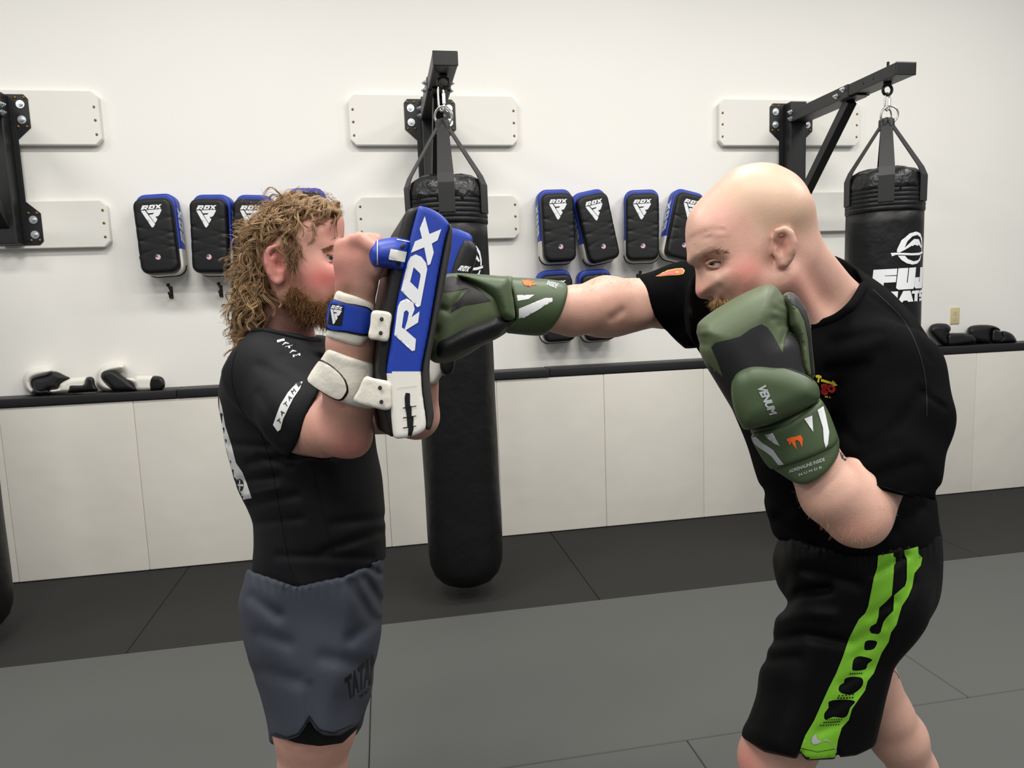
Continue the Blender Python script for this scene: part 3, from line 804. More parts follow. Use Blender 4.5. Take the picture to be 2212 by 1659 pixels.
def short_hair(fig, name, bvh, poly, n, L, lean, r, mats, parent, curl=0.3, lift=0.5, zmin=0.0, zmax=9.0):
    """short strands rooted on a surface; lean = in-picture direction (px vec) they grow towards"""
    lines, rad = [], []
    lean = np.array([lean[0], lean[1], 0.0]); lean = lean/np.linalg.norm(lean)
    for u, v in rand_in(poly, n):
        h, nn = hit(bvh, u, v)
        if h is None or h[2] < zmin or h[2] > zmax: continue
        d = lean*(1-lift)+nn*lift+rng.normal(size=3)*curl; d /= np.linalg.norm(d); l = L*(0.6+0.8*rng.random())
        b = rng.normal(size=3)*curl*0.6
        lines.append(np.array([h-nn*0.001+d*l*t+b*l*t*t for t in (0, .33, .66, 1)])); rad.append(r*(0.8+0.4*rng.random()))
    return strands_mesh(fig, name, lines, rad, mats, parent)
def eyeball(fig, c, r, look, parent):
    """c in camera metres; look = direction the pupil faces"""
    v, f = lathe([(r*math.sin(t), r*math.cos(t)) for t in np.linspace(0.05, math.pi-0.05, 22)], 28)
    x, y, d = frame_of(look); w_ = np.asarray(c)+v[:, :1]*x+v[:, 1:2]*y+v[:, 2:3]*d
    ang = np.arccos(np.clip(v[:, 2]/r, -1, 1))
    return part('eye', (fig.world(w_), f), M_eye, parent, attrs={'iris': 0.50-ang, 'pupil': 0.22-ang})
def gauss(p, u, v, r, amp=1.0, rv=None):
    return amp*np.exp(-((p.U-u)/r)**2-((p.V-v)/(rv or r))**2)
def below(p, pts):
    """metres below (+) a picture polyline given as u-sorted points"""
    q = np.asarray(pts, float); return (p.V-np.interp(p.U, q[:, 0], q[:, 1]))*p.s
def halfpl(p, a, b):
    """signed metres to the line a->b in the picture; positive on the right-hand side walking a->b (screen, y down)"""
    dx, dy = b[0]-a[0], b[1]-a[1]; n = math.hypot(dx, dy)
    return ((p.V-a[1])*dx-(p.U-a[0])*dy)/n*p.s
def foot_chain(p, ankle, heel_to_toe, r):
    return None

# ================================================================== the man on the left
zf = PZ(690, 1640, 1.60); baseL = np.array([zf[0], zf[1], 0.0])
def L_legs(p):
    # right (near) leg then left (far) leg down to the mat
    b0 = np.array(PZ(678, 1730, 1.665)); an = proj(np.array([b0[0]-0.02, b0[1]+0.01, 0.075])); to = proj(np.array([b0[0]+0.15, b0[1]-0.03, 0.03]))
    d = chain(p, [(668, 1330, 1.63, 98), (682, 1560, 1.63, 86), (675, 1659, 1.645, 69), (678, 1730, 1.665, 62), (668, 1820, 1.69, 60), (*an, 36)], 0.02)
    d = smin(d, chain(p, [(an[0]-15, an[1]+22, an[2], 30), (*to, 26)], 0.01), 0.03)
    b1 = np.array(PZ(690, 1720, 1.88)); an = proj(np.array([b1[0]+0.02, b1[1]+0.02, 0.075])); to = proj(np.array([b1[0]+0.20, b1[1]+0.0, 0.03]))
    d2 = chain(p, [(650, 1330, 1.79, 86), (672, 1540, 1.83, 68), (680, 1659, 1.86, 56), (690, 1720, 1.88, 52), (684, 1800, 1.91, 50), (*an, 32)], 0.02)
    d2 = smin(d2, chain(p, [(an[0]-15, an[1]+22, an[2], 28), (*to, 24)], 0.01), 0.03)
    return smin(d, d2, 0.01)
HL_out = Poly2([(742, 470), (744, 500), (740, 530), (741, 548), (752, 575), (764, 598), (763, 610), (750, 615), (748, 628), (752, 640), (746, 652), (742, 668), (735, 690), (715, 700), (685, 692), (650, 668), (620, 640), (590, 625), (560, 590), (544, 540), (550, 498), (576, 464), (613, 443), (660, 437), (704, 446), (730, 457)], 6)
ZH = 1.56
def L_head(p):
    d = lens(p, HL_out, ZH, 0.078, 0.072, a=0.00022, o=(640, 540))
    d = smin(d, ell(p, (700, 600, ZH-0.030), 34, 42, 0.030), 0.03)         # cheekbone
    d = smin(d, cone(p, (622, 640, ZH-0.045), (712, 684, ZH-0.022), 20, 17), 0.03)   # jaw
    d = smin(d, cone(p, (690, 530, ZH-0.048), (738, 532, ZH-0.018), 9, 10), 0.015)      # brow
    d = smax(d, -ell(p, (722, 556, ZH-0.066), 20, 14, 0.024), 0.012)      # socket
    # neck
    d = smin(d, cone(p, (612, 640, 1.60), (592, 760, 1.64), 66, 84), 0.03)
    # ear
    d = smax(d, -ell(p, (603, 568, ZH-0.088), 15, 26, 0.010, ang=-8), 0.006)
    ZE = ZH-0.074
    ear = chain(p, [(615, 556, ZE-.003, 5), (607, 541, ZE-.010, 5.5), (595, 533, ZE-.015, 6), (582, 538, ZE-.017, 6.5), (575, 552, ZE-.017, 6.5), (576, 570, ZE-.015, 6.5), (582, 588, ZE-.012, 6.5), (590, 602, ZE-.008, 7), (599, 610, ZE-.005, 8), (607, 604, ZE-.003, 7), (612, 594, ZE-.001, 6)], 0.002)
    ear = smin(ear, chain(p, [(598, 548, ZE-.008, 5), (590, 560, ZE-.011, 6), (589, 575, ZE-.010, 6), (596, 590, ZE-.007, 6)], 0.003), 0.0035)
    ear = smin(ear, chain(p, [(618, 566, ZE-.005, 6), (613, 580, ZE-.006, 6), (606, 594, ZE-.005, 5)], 0.003), 0.003)
    back = ell(p, (595, 570, ZE-.002), 20, 35, 0.007, ang=-10)
    ear = smin(ear, back, 0.004)
    ear = smax(ear, -ell(p, (604, 572, ZE-.012), 8, 13, 0.009, ang=-10), 0.003)
    d = smin(d, ear, 0.004)
    return d
def L_arm(p):
    up = chain(p, [(585, 815, 1.50, 70), (660, 900, 1.39, 74), (738, 932, 1.30, 56)], 0.03)
    up = smin(up, ell(p, (690, 930, 1.36), 62, 50, 0.055, ang=25), 0.03)
    up = smin(up, ell(p, (772, 957, 1.285), 20, 22, 0.024), 0.035)          # elbow
    fo = chain(p, [(748, 925, 1.285, 52), (760, 840, 1.25, 56), (757, 740, 1.225, 47), (764, 668, 1.21, 39), (768, 630, 1.21, 41)], 0.02)
    d = smin(up, fo, 0.02)
    # hand: back of the hand towards the camera, closed on the handle
    hd = ell(p, (768, 585, 1.198), 43, 62, 0.036, ang=2)
    hd = smin(hd, cone(p, (752, 556, 1.185), (785, 550, 1.185), 28, 30), 0.02)
    hd = smin(hd, cone(p, (790, 560, 1.180), (790, 610, 1.190), 26, 24), 0.02)
    kn = [(738, 532, 1.180), (757, 521, 1.197), (776, 516, 1.216), (793, 518, 1.236)]
    md = [(790, 519, 1.158), (806, 521, 1.181), (818, 524, 1.204), (826, 530, 1.226)]
    md = [(776, 517, 1.160), (797, 518, 1.182), (812, 520, 1.204), (822, 526, 1.226)]
    tp = [(820, 545, 1.160), (834, 548, 1.182), (842, 552, 1.204), (842, 556, 1.226)]
    en = [(812, 585, 1.172), (824, 586, 1.190), (830, 588, 1.208), (830, 588, 1.226)]
    fing = None
    for i, (a, b, c, e) in enumerate(zip(kn, md, tp, en)):
        r = (15.5, 16, 15.5, 13.5)[i]
        q = chain(p, [(*a, r+1.5), (*b, r), (*c, r-1), (*e, r-3)], 0.004); fing = q if fing is None else smin(fing, q, 0.0025)
    hd = smin(hd, fing, 0.010)
    th = chain(p, [(785, 612, 1.235, 20), (806, 585, 1.246, 16), (826, 566, 1.240, 13)], 0.006)
    hd = smin(hd, th, 0.012)
    for i in range(3):
        m = [(kn[i][0]+kn[i+1][0])/2, (kn[i][1]+kn[i+1][1])/2]
        hd = hd+fold(p, [(m[0]+2, m[1]-16), (m[0]+1, m[1]+6)], 4, 0.002)
    return smin(d, hd, 0.018)
def L_farArm(p):
    d = chain(p, [(660, 800, 1.78, 62), (800, 880, 1.80, 54), (900, 900, 1.78, 46)], 0.02)
    d = smin(d, chain(p, [(900, 900, 1.78, 46), (905, 780, 1.72, 44), (905, 660, 1.70, 33)], 0.02), 0.02)
    d = smin(d, ell(p, (905, 615, 1.70), 34, 46, 0.03), 0.02)
    for i in range(4):
        d = smin(d, chain(p, [(890+i*9, 580+i*3, 1.672+i*.018, 13), (918+i*8, 578+i*3, 1.668+i*.018, 12), (935+i*4, 600+i*2, 1.672+i*.018, 11), (915+i*3, 618+i*2, 1.68+i*.018, 10)], 0.004), 0.006)
    d = smin(d, chain(p, [(900, 640, 1.67, 15), (930, 625, 1.655, 12), (945, 605, 1.66, 11)], 0.004), 0.008)
    return d
TL_out = Poly2([(540, 728), (600, 708), (660, 722), (715, 735), (752, 790), (785, 860), (806, 920), (818, 990), (828, 1060), (834, 1120), (834, 1175), (832, 1300), (800, 1400), (650, 1430), (560, 1400), (544, 1300), (545, 1225), (548, 1175), (545, 1130), (528, 1090), (508, 1042), (493, 990), (481, 930), (471, 880), (471, 838), (480, 798), (502, 758)], 5)
TL_in = Poly2([(560, 745), (650, 735), (720, 760), (770, 860), (798, 930), (812, 1010), (820, 1100), (820, 1200), (800, 1280), (690, 1310), (570, 1280), (560, 1225), (560, 1140), (520, 1050), (495, 950), (488, 860), (505, 790)], 5)
def L_body(p):
    d = smin(L_head(p), lens(p, TL_in, 1.655, 0.165, 0.12), 0.03)
    d = smin(d, smin(L_arm(p), L_farArm(p), 0.01), 0.03)
    return smin(d, L_legs(p), 0.03)
def redL(p):
    f = p.Z < 1.62
    r = -0.75+gauss(p, 700, 600, 42, 1.35, 32)+gauss(p, 597, 565, 30, 1.1, 42)+gauss(p, 710, 480, 60, 0.45)+gauss(p, 640, 600, 40, 0.3)
    r = r+gauss(p, 755, 965, 50, 0.75, 34)+gauss(p, 760, 545, 45, 0.45)+gauss(p, 680, 900, 70, 0.2)+gauss(p, 640, 720, 60, 0.3)
    return r
def beardL(p):
    b = Poly2([(612, 668), (616, 628), (628, 604), (650, 618), (680, 642), (702, 646), (725, 628), (752, 616), (760, 650), (750, 700), (690, 708), (650, 690)], 4)
    return np.clip(-b(p.U, p.V)/14, -1, 1)*np.where(p.V > 730, 0, 1)-np.where(p.V > 720, 1, 0)
lo1, hi1 = pxbox(455, 400, 1000, 1000, 1.10, 1.95); lo2, hi2 = pxbox(520, 1000, 860, 1659, 1.45, 2.0)
ft = [((np.array(q)-CAM)@RT, -(np.array(q)-CAM)@UP, (np.array(q)-CAM)@FW) for q in (baseL+np.array([-.2, -.25, 0]), baseL+np.array([.4, .4, 0]))]
lo = np.minimum(lo1, lo2); hi = np.maximum(hi1, hi2); hi[1] = max(ft[0][1], ft[1][1])+0.02; hi[2] = max(hi[2], 2.15)
M_skin = [M_skinL]
bodyL, bvL = Fig(None, baseL).grow('person', L_body, (lo, hi), 0.0042, M_skinL, attrs={'red': redL, 'beard': beardL}, top=True)
bodyL.location = baseL
bodyL['label'] = 'man with long curly hair and beard in dark rash guard holding up kick pads'; bodyL['category'] = 'person'
FL = Fig(bodyL, baseL)
eyeball(FL, c3(712, 558, ZH-0.0385), 0.0118, (0.52, 0.05, -0.85), bodyL)
# eyelids and brow
lid = join(tube(catmull([c3(u, v, zz) for u, v, zz in ((696, 558, ZH-.0475), (703, 551.5, ZH-.0515), (713, 549, ZH-.0525), (724, 554, ZH-.048))], 5, False), 0.0022, 8),
           tube(catmull([c3(u, v, zz) for u, v, zz in ((697, 560, ZH-.0475), (704, 565, ZH-.051), (713, 566, ZH-.0515), (724, 562, ZH-.048))], 5, False), 0.0020, 8))
FL.mesh('eyelids', lid, M_skinL)
short_hair(FL, 'eyebrow', bvL, [(692, 538), (710, 530), (738, 528), (740, 536), (715, 538), (696, 545)], 260, 0.008, (1, 0.1), 0.00035, M_beard, bodyL, 0.2, 0.25, 1.4)
bp = [(622, 655), (619, 634), (628, 614), (645, 625), (672, 648), (700, 652), (722, 634), (748, 620), (760, 650), (748, 700), (705, 708), (660, 695)]
short_hair(FL, 'beard', bvL, bp, 5200, 0.017, (0.2, 1), 0.00042, M_beard, bodyL, 0.38, 0.35, 1.42)

# ---- rash guard
def L_shirt(p):
    d = lens(p, TL_out, 1.65, 0.185, 0.12)
    d = smin(d, ell(p, (594, 802, 1.50), 98, 90, 0.10), 0.045)                      # near shoulder
    d = smin(d, chain(p, [(585, 810, 1.50, 92), (660, 897, 1.385, 91), (675, 912, 1.37, 90)], 0.02), 0.03)
    d = smin(d, chain(p, [(660, 790, 1.78, 84), (770, 865, 1.80, 72)], 0.02), 0.04)  # far sleeve
    # neck opening and sleeve ends
    d = smax(d, -(cone(p, (612, 640, 1.60), (590, 752, 1.64), 64, 82)), 0.006)
    d = smax(d, -below(p, [(440, 860), (470, 815), (500, 762), (545, 712), (600, 718), (660, 726), (700, 728), (720, 740), (800, 800)])-0.004, 0.008)
    hem2 = -halfpl(p, (694, 832), (634, 972))                                      # positive beyond the cuff line
    near = smax(-hem2, p.Z-1.475, 0.004)                                             # region beyond the cuff, near side
    near = smax(near, (p.U-900)*p.s, 0.004)
    d = smax(d, -smax(smax(near, (p.V-990)*p.s, 0.01), -(p.V-760)*p.s, 0.01), 0.006)
    d = smax(d, (p.U-838)*p.s, 0.01)
    d = smax(d, below(p, [(520, 1222), (548, 1238), (600, 1258), (650, 1266), (740, 1252), (800, 1222), (840, 1196)])-0.006, 0.008)
    w = 0
    for q, wd, am in [([(540, 1000), (640, 985)], 9, .004), ([(520, 1040), (600, 1030)], 9, .005), ([(545, 1090), (640, 1070)], 10, .004), ([(500, 960), (580, 965)], 9, .004), ([(560, 1130), (650, 1120)], 9, .003),
                      ([(560, 790), (640, 830)], 12, .003), ([(610, 770), (690, 800)], 10, .004), ([(640, 750), (720, 790)], 9, .005), ([(560, 850), (610, 940)], 12, .003), ([(700, 1190), (820, 1150)], 10, .004), ([(720, 1130), (828, 1120)], 10, .003),
                      ([(600, 1200), (800, 1205)], 9, .003), ([(690, 770), (730, 800)], 7, .004), ([(530, 1070), (600, 1055)], 5, -.003), ([(560, 985), (630, 1010)], 7, .003)]:
        w = w+fold(p, q, wd, am)
    return d+w+fnoise(p, 40, 0.0012, 3)
shirtL, bvS = FL.grow('rash_guard', L_shirt, pxbox(440, 690, 900, 1300, 1.25, 2.0), 0.004, M_rash)
for q in ([(668, 985), (690, 1080), (712, 1170), (738, 1252)], [(560, 930), (585, 1010), (605, 1120), (622, 1215), (632, 1262)], [(625, 1232), (640, 1258)], [(520, 728), (500, 790), (505, 850), (535, 905), (590, 935)]):
    c = catmull(q, 8, False); nrm = np.gradient(c, axis=0); nrm = np.stack([-nrm[:, 1], nrm[:, 0]], 1); nrm /= np.linalg.norm(nrm, axis=1)[:, None]
    FL.print('flat_seam', bvS, [np.concatenate([c+nrm*1.7, (c-nrm*1.7)[::-1]])], M_seam, shirtL, 5, maxdz=0.2)
# collar band
col = [hit(bvS, u, v) for u, v in catmull([(542, 716), (570, 714), (610, 722), (650, 731), (690, 736)], 5, False)]
col = [h for h, n in col if h is not None]
if len(col) > 4: FL.mesh('collar', tube(col, 0.006, 8), M_rash, shirtL)
# sleeve band, lettering, back panel
FL.print('sleeve_band', bvS, [[(654, 824), (640, 828), (622, 848), (606, 874), (597, 898), (590, 918), (600, 932), (606, 928), (612, 905), (622, 884), (634, 860), (648, 840)]], M_offwhite, shirtL, 5)
for k, (u, v) in enumerate([(644, 832), (632, 848), (624, 862), (616, 876), (608, 894), (602, 912)]):
    FL.print('band_lettering', bvS, quadmap(text_polys('TATAMI'[::-1][k], 0.02), [(u-4, v-3), (u+3, v-9), (u+8, v-2), (u+1, v+5)]), M_darkprint, shirtL, 3, 0.0014)
for k, (u, v) in enumerate([(606, 738), (616, 744), (624, 752), (632, 761), (640, 770)]):
    FL.print('shoulder_lettering', bvS, quadmap(text_polys('IATAM'[k], 0.02), [(u-8, v-3), (u+8, v-7), (u+9, v-2), (u-7, v+2)]), M_offwhite, shirtL, 3)
FL.print('back_panel', bvS, [[(474, 858), (480, 880), (487, 920), (500, 960), (510, 1000), (524, 1020), (532, 1040), (544, 1076), (520, 1080), (505, 1035), (494, 990), (484, 945), (474, 890)]], M_offwhite, shirtL, 5, maxdz=0.08)
FL.print('back_emblem', bvS, [[(518+9*math.cos(a), 1048+14*math.sin(a)) for a in np.linspace(0, 6.28, 16, endpoint=False)], [(511, 1046), (526, 1046), (526, 1050), (511, 1050)], [(516.5, 1036), (519.5, 1036), (519.5, 1045), (516.5, 1045)], [(516.5, 1051), (519.5, 1051), (519.5, 1061), (516.5, 1061)]], M_darkprint, shirtL, 3, 0.0014, maxdz=0.08)

# ---- shorts and liner
SL_out = Poly2([(540, 1200), (560, 1120), (620, 1080), (760, 1080), (810, 1110), (826, 1190), (829, 1225), (829, 1300), (822, 1370), (812, 1430), (800, 1500), (785, 1548), (770, 1640), (735, 1700), (660, 1710), (600, 1680), (580, 1600), (574, 1550), (562, 1500), (550, 1465), (530, 1410), (518, 1340), (516, 1300), (524, 1260)], 5)
def L_short(p):
    d = lens(p, SL_out, 1.665, 0.21, 0.085)
    top = below(p, [(500, 1215), (548, 1238), (640, 1268), (740, 1252), (825, 1207), (850, 1200)])
    d = smax(d, -top-0.002, 0.006)
    hem = below(p, [(500, 1560), (590, 1590), (620, 1599), (645, 1592), (658, 1574), (668, 1556), (680, 1574), (700, 1588), (735, 1588), (770, 1568), (800, 1520)])
    d = smax(d, np.where(p.Z < 1.66, hem, hem-0.02), 0.006)
    gap = np.exp(-((p.V-1600)/60)**2)*np.exp(-((p.Z-1.66)/0.02)**2)
    w = fold(p, [(668, 1480), (668, 1560)], 10, .002)
    for q, wd, am in [([(545, 1290), (600, 1330)], 14, .004), ([(560, 1370), (620, 1390)], 16, .003), ([(790, 1250), (826, 1310)], 10, .006), ([(760, 1260), (800, 1330)], 12, .004), ([(815, 1340), (760, 1380)], 14, .004), ([(560, 1450), (640, 1470)], 18, .003), ([(700, 1420), (800, 1440)], 18, .003), ([(790, 1222), (820, 1240)], 7, .005)]: w = w+fold(p, q, wd, am)
    g = np.clip(1-top/0.035, 0, 1); w = w+0.0011*g*np.sin(p.U*0.36+3*np.sin(p.U*0.03))
    return d+w+fnoise(p, 28, 0.002, 5)+0.02*gap
shortL, bvSh = FL.grow('shorts', L_short, pxbox(490, 1170, 860, 1625, 1.38, 2.0), 0.004, M_short)
def L_liner(p):
    d = chain(p, [(672, 1440, 1.63, 98), (682, 1560, 1.63, 91), (680, 1640, 1.64, 82)], 0.01)
    return smax(smax(d, below(p, [(580, 1585), (640, 1606), (690, 1613), (740, 1606), (775, 1572), (800, 1560)]), 0.004), -(p.V-1470)*p.s, 0.004)
FL.grow('compression_liner', L_liner, pxbox(560, 1450, 800, 1630, 1.45, 1.80), 0.004, M_liner)
FL.print('leg_lettering', bvSh, quadmap(text_polys('TATAMI', 0.035, 0.0, 0.95), [(744, 1466), (824, 1398), (816, 1468), (752, 1512)]), M_darkprint, shortL, 4, maxdz=0.06)
FL.print('small_lettering', bvSh, quadmap(text_polys('NOGI', 0.02), [(776, 1500), (798, 1484), (795, 1496), (778, 1510)]), M_darkprint, shortL, 3, maxdz=0.06)
FL.print('hem_stitch', bvSh, [[(592, 1582), (620, 1592), (645, 1583), (668, 1545), (690, 1575), (720, 1582), (760, 1565), (760, 1567), (720, 1584.5), (689, 1578), (668, 1549), (646, 1586), (620, 1594.5), (592, 1584.5)]], M_darkprint, shortL, 4)

# ---- curly hair
HR_out = Poly2([(736, 466), (726, 446), (698, 427), (650, 420), (610, 427), (575, 446), (545, 470), (528, 500), (518, 540), (512, 590), (512, 640), (508, 690), (512, 725), (540, 715), (562, 690), (580, 650), (584, 610), (578, 570), (585, 535), (610, 525), (625, 545), (640, 540), (655, 515), (672, 482), (700, 470)], 5)
def L_hair(p):
    d = lens(p, HR_out, 1.575, 0.092, 0.055)
    return d+fnoise(p, 170, 0.004, 11)+fnoise(p, 90, 0.004, 12)
hairL, bvH = FL.grow('hair', L_hair, pxbox(480, 390, 770, 750, 1.44, 1.72), 0.0045, M_hair[1])
lines, rad = [], []
for (poly, n, dirv) in [([(736, 462), (700, 424), (640, 414), (590, 434), (560, 470), (620, 520), (650, 510), (672, 484), (700, 472)], 250, (-0.4, 0.6)),
                        ([(590, 434), (545, 472), (520, 540), (512, 600), (512, 700), (560, 700), (582, 650), (578, 560), (600, 525), (650, 515), (640, 470)], 380, (-0.2, 1))]:
    for u, v in rand_in(poly, n):
        h, nn = hit(bvH, u, v)
        if h is None or h[2] < 1.44 or (u > 664 and v > 468): continue
        d = np.array([dirv[0]+rng.normal()*0.22, dirv[1]+rng.normal()*0.22, rng.normal()*0.12]); d -= nn*(d@nn)*0.8; d /= np.linalg.norm(d)
        L_ = 0.04+0.05*rng.random(); R_ = 0.004+0.007*rng.random(); tw = (5+5*rng.random())*(1 if rng.random() < .5 else -1); ph = rng.random()*6.28
        s_ = np.cross(d, nn); s_ /= np.linalg.norm(s_)+1e-9; n2 = np.cross(s_, d)
        t = np.linspace(0, 1, 14)
        base_ = h-nn*0.003
        ln = np.array([base_+d*L_*a+(s_*math.cos(ph+tw*a)+n2*0.8*math.sin(ph+tw*a))*R_*(0.5+a)+nn*0.004 for a in t])
        for k in range(8):
            lines.append(ln+rng.normal(size=3)*0.0012+np.outer(t, rng.normal(size=3)*0.0012)); rad.append(0.00045+0.0004*rng.random())
short_hair(FL, 'sideburn', bvL, [(612, 520), (640, 515), (655, 530), (648, 560), (636, 585), (622, 575)], 420, 0.022, (0.1, 1), 0.0004, M_hair, hairL, 0.35, 0.25, 1.4)
# flyaway ringlets along the back of the head
edge = catmull([(600, 424), (560, 450), (530, 490), (516, 540), (508, 590), (508, 640), (506, 690), (515, 725)], 20, False)
for u, v in edge[rng.integers(0, len(edge), 240)]:
    zc = 1.575+rng.normal()*0.035; b_ = c3(u+8+rng.normal()*4, v, zc); d = np.array([-0.55-0.5*rng.random(), 0.1+rng.random()*0.9 if v > 500 else -0.3+rng.random()*0.8, rng.normal()*.3]); d /= np.linalg.norm(d)
    L_ = 0.018+0.028*rng.random(); R_ = 0.002+0.005*rng.random(); tw = (5+8*rng.random())*(1 if rng.random() < .5 else -1); ph = rng.random()*6.28
    x_, y_, _ = frame_of(d)
    lines.append(np.array([b_+d*L_*a+(x_*math.cos(ph+tw*a)+y_*math.sin(ph+tw*a))*R_*(0.3+a) for a in np.linspace(0, 1, 14)])); rad.append(0.00035+0.0002*rng.random())
edge = catmull([(610, 420), (650, 410), (700, 418), (728, 442), (738, 464)], 20, False)
for u, v in edge[rng.integers(0, len(edge), 80)]:
    b_ = c3(u, v+5, 1.56+rng.normal()*0.03); d = np.array([0.2*rng.normal(), -0.7, rng.normal()*.3]); d /= np.linalg.norm(d); x_, y_, _ = frame_of(d)
    R_ = 0.003+0.004*rng.random(); tw = (5+6*rng.random())*(1 if rng.random() < .5 else -1); ph = rng.random()*6.28
    lines.append(np.array([b_+d*0.012*a+(x_*math.cos(ph+tw*a)+y_*math.sin(ph+tw*a))*R_*(0.3+a) for a in np.linspace(0, 1, 12)])); rad.append(0.0004)
strands_mesh(FL, 'curls', lines, rad, M_hair, hairL, 3)

# ================================================================== the kick pads he holds
q0 = c3(870, 945, 1.2); bw = c2w([q0])[0]
padN = thing('kick_pad', 'held kick pad in front, edge showing big white letters, strapped to the near forearm', 'kick pad', tuple(bw))
FP = Fig(padN, bw)
ZP = 1.150
def shear(p, z0, sh):
    class Q: pass
    q = Q(); X = p.X-sh*(p.Z-z0); q.U = CX+FPX*X/z0; q.V = CY+FPX*p.Y/z0; q.s = z0/FPX; return q
def prism(p, P2, z0, z1, sh, r, zr=None):
    q = shear(p, z0, sh); x = P2(q.U, q.V)*q.s+r; z_ = np.maximum(z0-p.Z, p.Z-z1)+r
    return np.minimum(np.maximum(x, z_), 0)+np.hypot(np.maximum(x, 0), np.maximum(z_, 0))-r
SH = -0.30
PN_side = Poly2([(905, 444), (907, 442), (930, 448), (955, 462), (972, 480), (972, 486), (962, 520), (950, 580), (938, 650), (926, 720), (914, 780), (911, 805), (914, 850), (921, 900), (922, 922), (914, 934), (890, 944), (862, 949), (852, 944), (848, 920), (842, 860), (836, 810), (836, 800), (845, 735), (858, 655), (872, 585), (888, 505)], 3)
PN_back = Poly2([(903, 444), (908, 444), (892, 510), (876, 590), (862, 660), (848, 740), (840, 805), (848, 870), (854, 930), (852, 945), (842, 940), (832, 905), (822, 860), (816, 800), (822, 720), (836, 630), (850, 560), (866, 490), (880, 452)], 3)
PN_front = Poly2([(972, 480), (980, 492), (978, 530), (964, 610), (950, 680), (936, 750), (930, 800), (936, 860), (940, 900), (932, 930), (922, 925), (922, 900), (914, 850), (911, 805), (916, 770), (930, 700), (944, 620), (958, 540)], 3)
coreN, bvN = FP.grow('side_cover', lambda p: prism(p, PN_side, ZP, ZP+0.2, SH, 0.006), pxbox(720, 420, 1010, 970, 1.12, 1.40), 0.003, [M_blue, M_padwht], matsel=lambda p: p.V > 804-0.02*(p.U-870))
FP.grow('back_panel', lambda p: prism(p, PN_back, ZP+0.004, ZP+0.195, SH, 0.010), pxbox(700, 420, 1010, 970, 1.12, 1.40), 0.0035, M_padblk)
FP.grow('front_cushion', lambda p: prism(p, PN_front, ZP+0.003, ZP+0.2, SH, 0.009), pxbox(720, 420, 1010, 970, 1.12, 1.40), 0.0035, M_inner)
s1 = lambda pts: z(pts, 800, 420, 5.925)
s2 = lambda pts: z(pts, 660, 600, 4.367)
FP.print('letter_x', bvN, [s1([(697, 280), (757, 507), (908, 445), (860, 588), (787, 630), (812, 745), (768, 892), (735, 910), (690, 678), (520, 748), (572, 602), (662, 562), (632, 440)])], M_white, coreN, 5)
FP.print('letter_d', bvN, [s1([(580, 768), (515, 800), (478, 875), (395, 1230), (605, 1445), (642, 1425), (728, 960), (715, 880), (655, 800)]), s1([(555, 932), (640, 1015), (642, 1050), (610, 1218), (510, 1118)])], M_white, coreN, 5)
FP.print('letter_r', bvN, [s2([(955, 195), (895, 225), (872, 275), (838, 540), (1005, 692), (1032, 685), (1042, 580), (945, 495), (1062, 422), (1076, 318), (1000, 372), (1030, 300), (1018, 240)]), s2([(930, 322), (955, 305), (975, 330), (962, 400), (935, 487), (908, 468)])], M_white, coreN, 5)
FP.print('lace_gap', bvN, [s2([(945, 1085), (985, 1090), (985, 1200), (1000, 1215), (1000, 1300), (1020, 1310), (1015, 1400), (1020, 1420), (1000, 1490), (965, 1512), (970, 1420), (960, 1400), (955, 1310), (940, 1220), (935, 1130)])], M_border, coreN, 4)
for yy in (1212, 1305, 1400):
    FP.print('lace', bvN, [s2([(920, yy+12), (1045, yy-6), (1045, yy+2), (920, yy+22)])], M_border, coreN, 4, 0.0014)
FP.print('stitch_line', bvN, [s2([(860, 1035), (1050, 1012), (1050, 1017), (860, 1040)])], M_padwht, coreN, 5, 0.001)
# wrist and elbow straps
fa, fb = (757, 765, 1.228), (766, 640, 1.21)
def wrap(P2, a, b, ra, rb, k=0.006): return lambda p: smax(cone(p, a, b, ra, rb), P2(p.U, p.V)*p.s, k)
cuffU = Poly2([(728, 628), (745, 632), (772, 640), (800, 652), (809, 664), (806, 690), (800, 725), (792, 735), (782, 745), (765, 746), (735, 738), (705, 728), (706, 715), (712, 690), (718, 655)], 4)
FP.grow('wrist_cuff', wrap(cuffU, fa, fb, 61, 54, 0.008), pxbox(680, 610, 840, 770, 1.10, 1.34), 0.003, M_strapw)
strU = Poly2([(712, 647), (745, 653), (795, 663), (807, 680), (809, 702), (803, 718), (790, 727), (745, 719), (706, 712), (706, 690)], 4)
bU, bvU = FP.grow('wrist_strap', wrap(strU, fa, fb, 66, 59, 0.004), pxbox(680, 610, 840, 770, 1.10, 1.34), 0.003, M_border)
FP.print('strap_face', bvU, [catmull([(714, 652), (745, 657), (792, 667), (803, 682), (805, 700), (800, 713), (789, 721), (745, 714), (708, 707)], 3)], M_blue, bU, 5, 0.0012)
FP.print('strap_label', bvU, [[(716, 656), (744, 660), (738, 704), (709, 700)]], M_border, bU, 5, 0.0020)
lg = unit(EMBLEM)
FP.print('label_emblem', bvU, quadmap(lg, [(717, 658), (741, 663), (736, 702), (709, 699)]), M_white, bU, 3, 0.0026)
tabU = Poly2([(803, 673), (822, 671), (846, 678), (843, 705), (838, 737), (818, 735), (796, 730), (800, 700)], 3)
tU, bvTU = FP.grow('rivet_tab', lambda p: pillow(p, tabU, 1.152, 0.012, 0.003, a=0.0003, o=(820, 700)), pxbox(780, 655, 865, 755, 1.10, 1.22), 0.003, M_strapw)
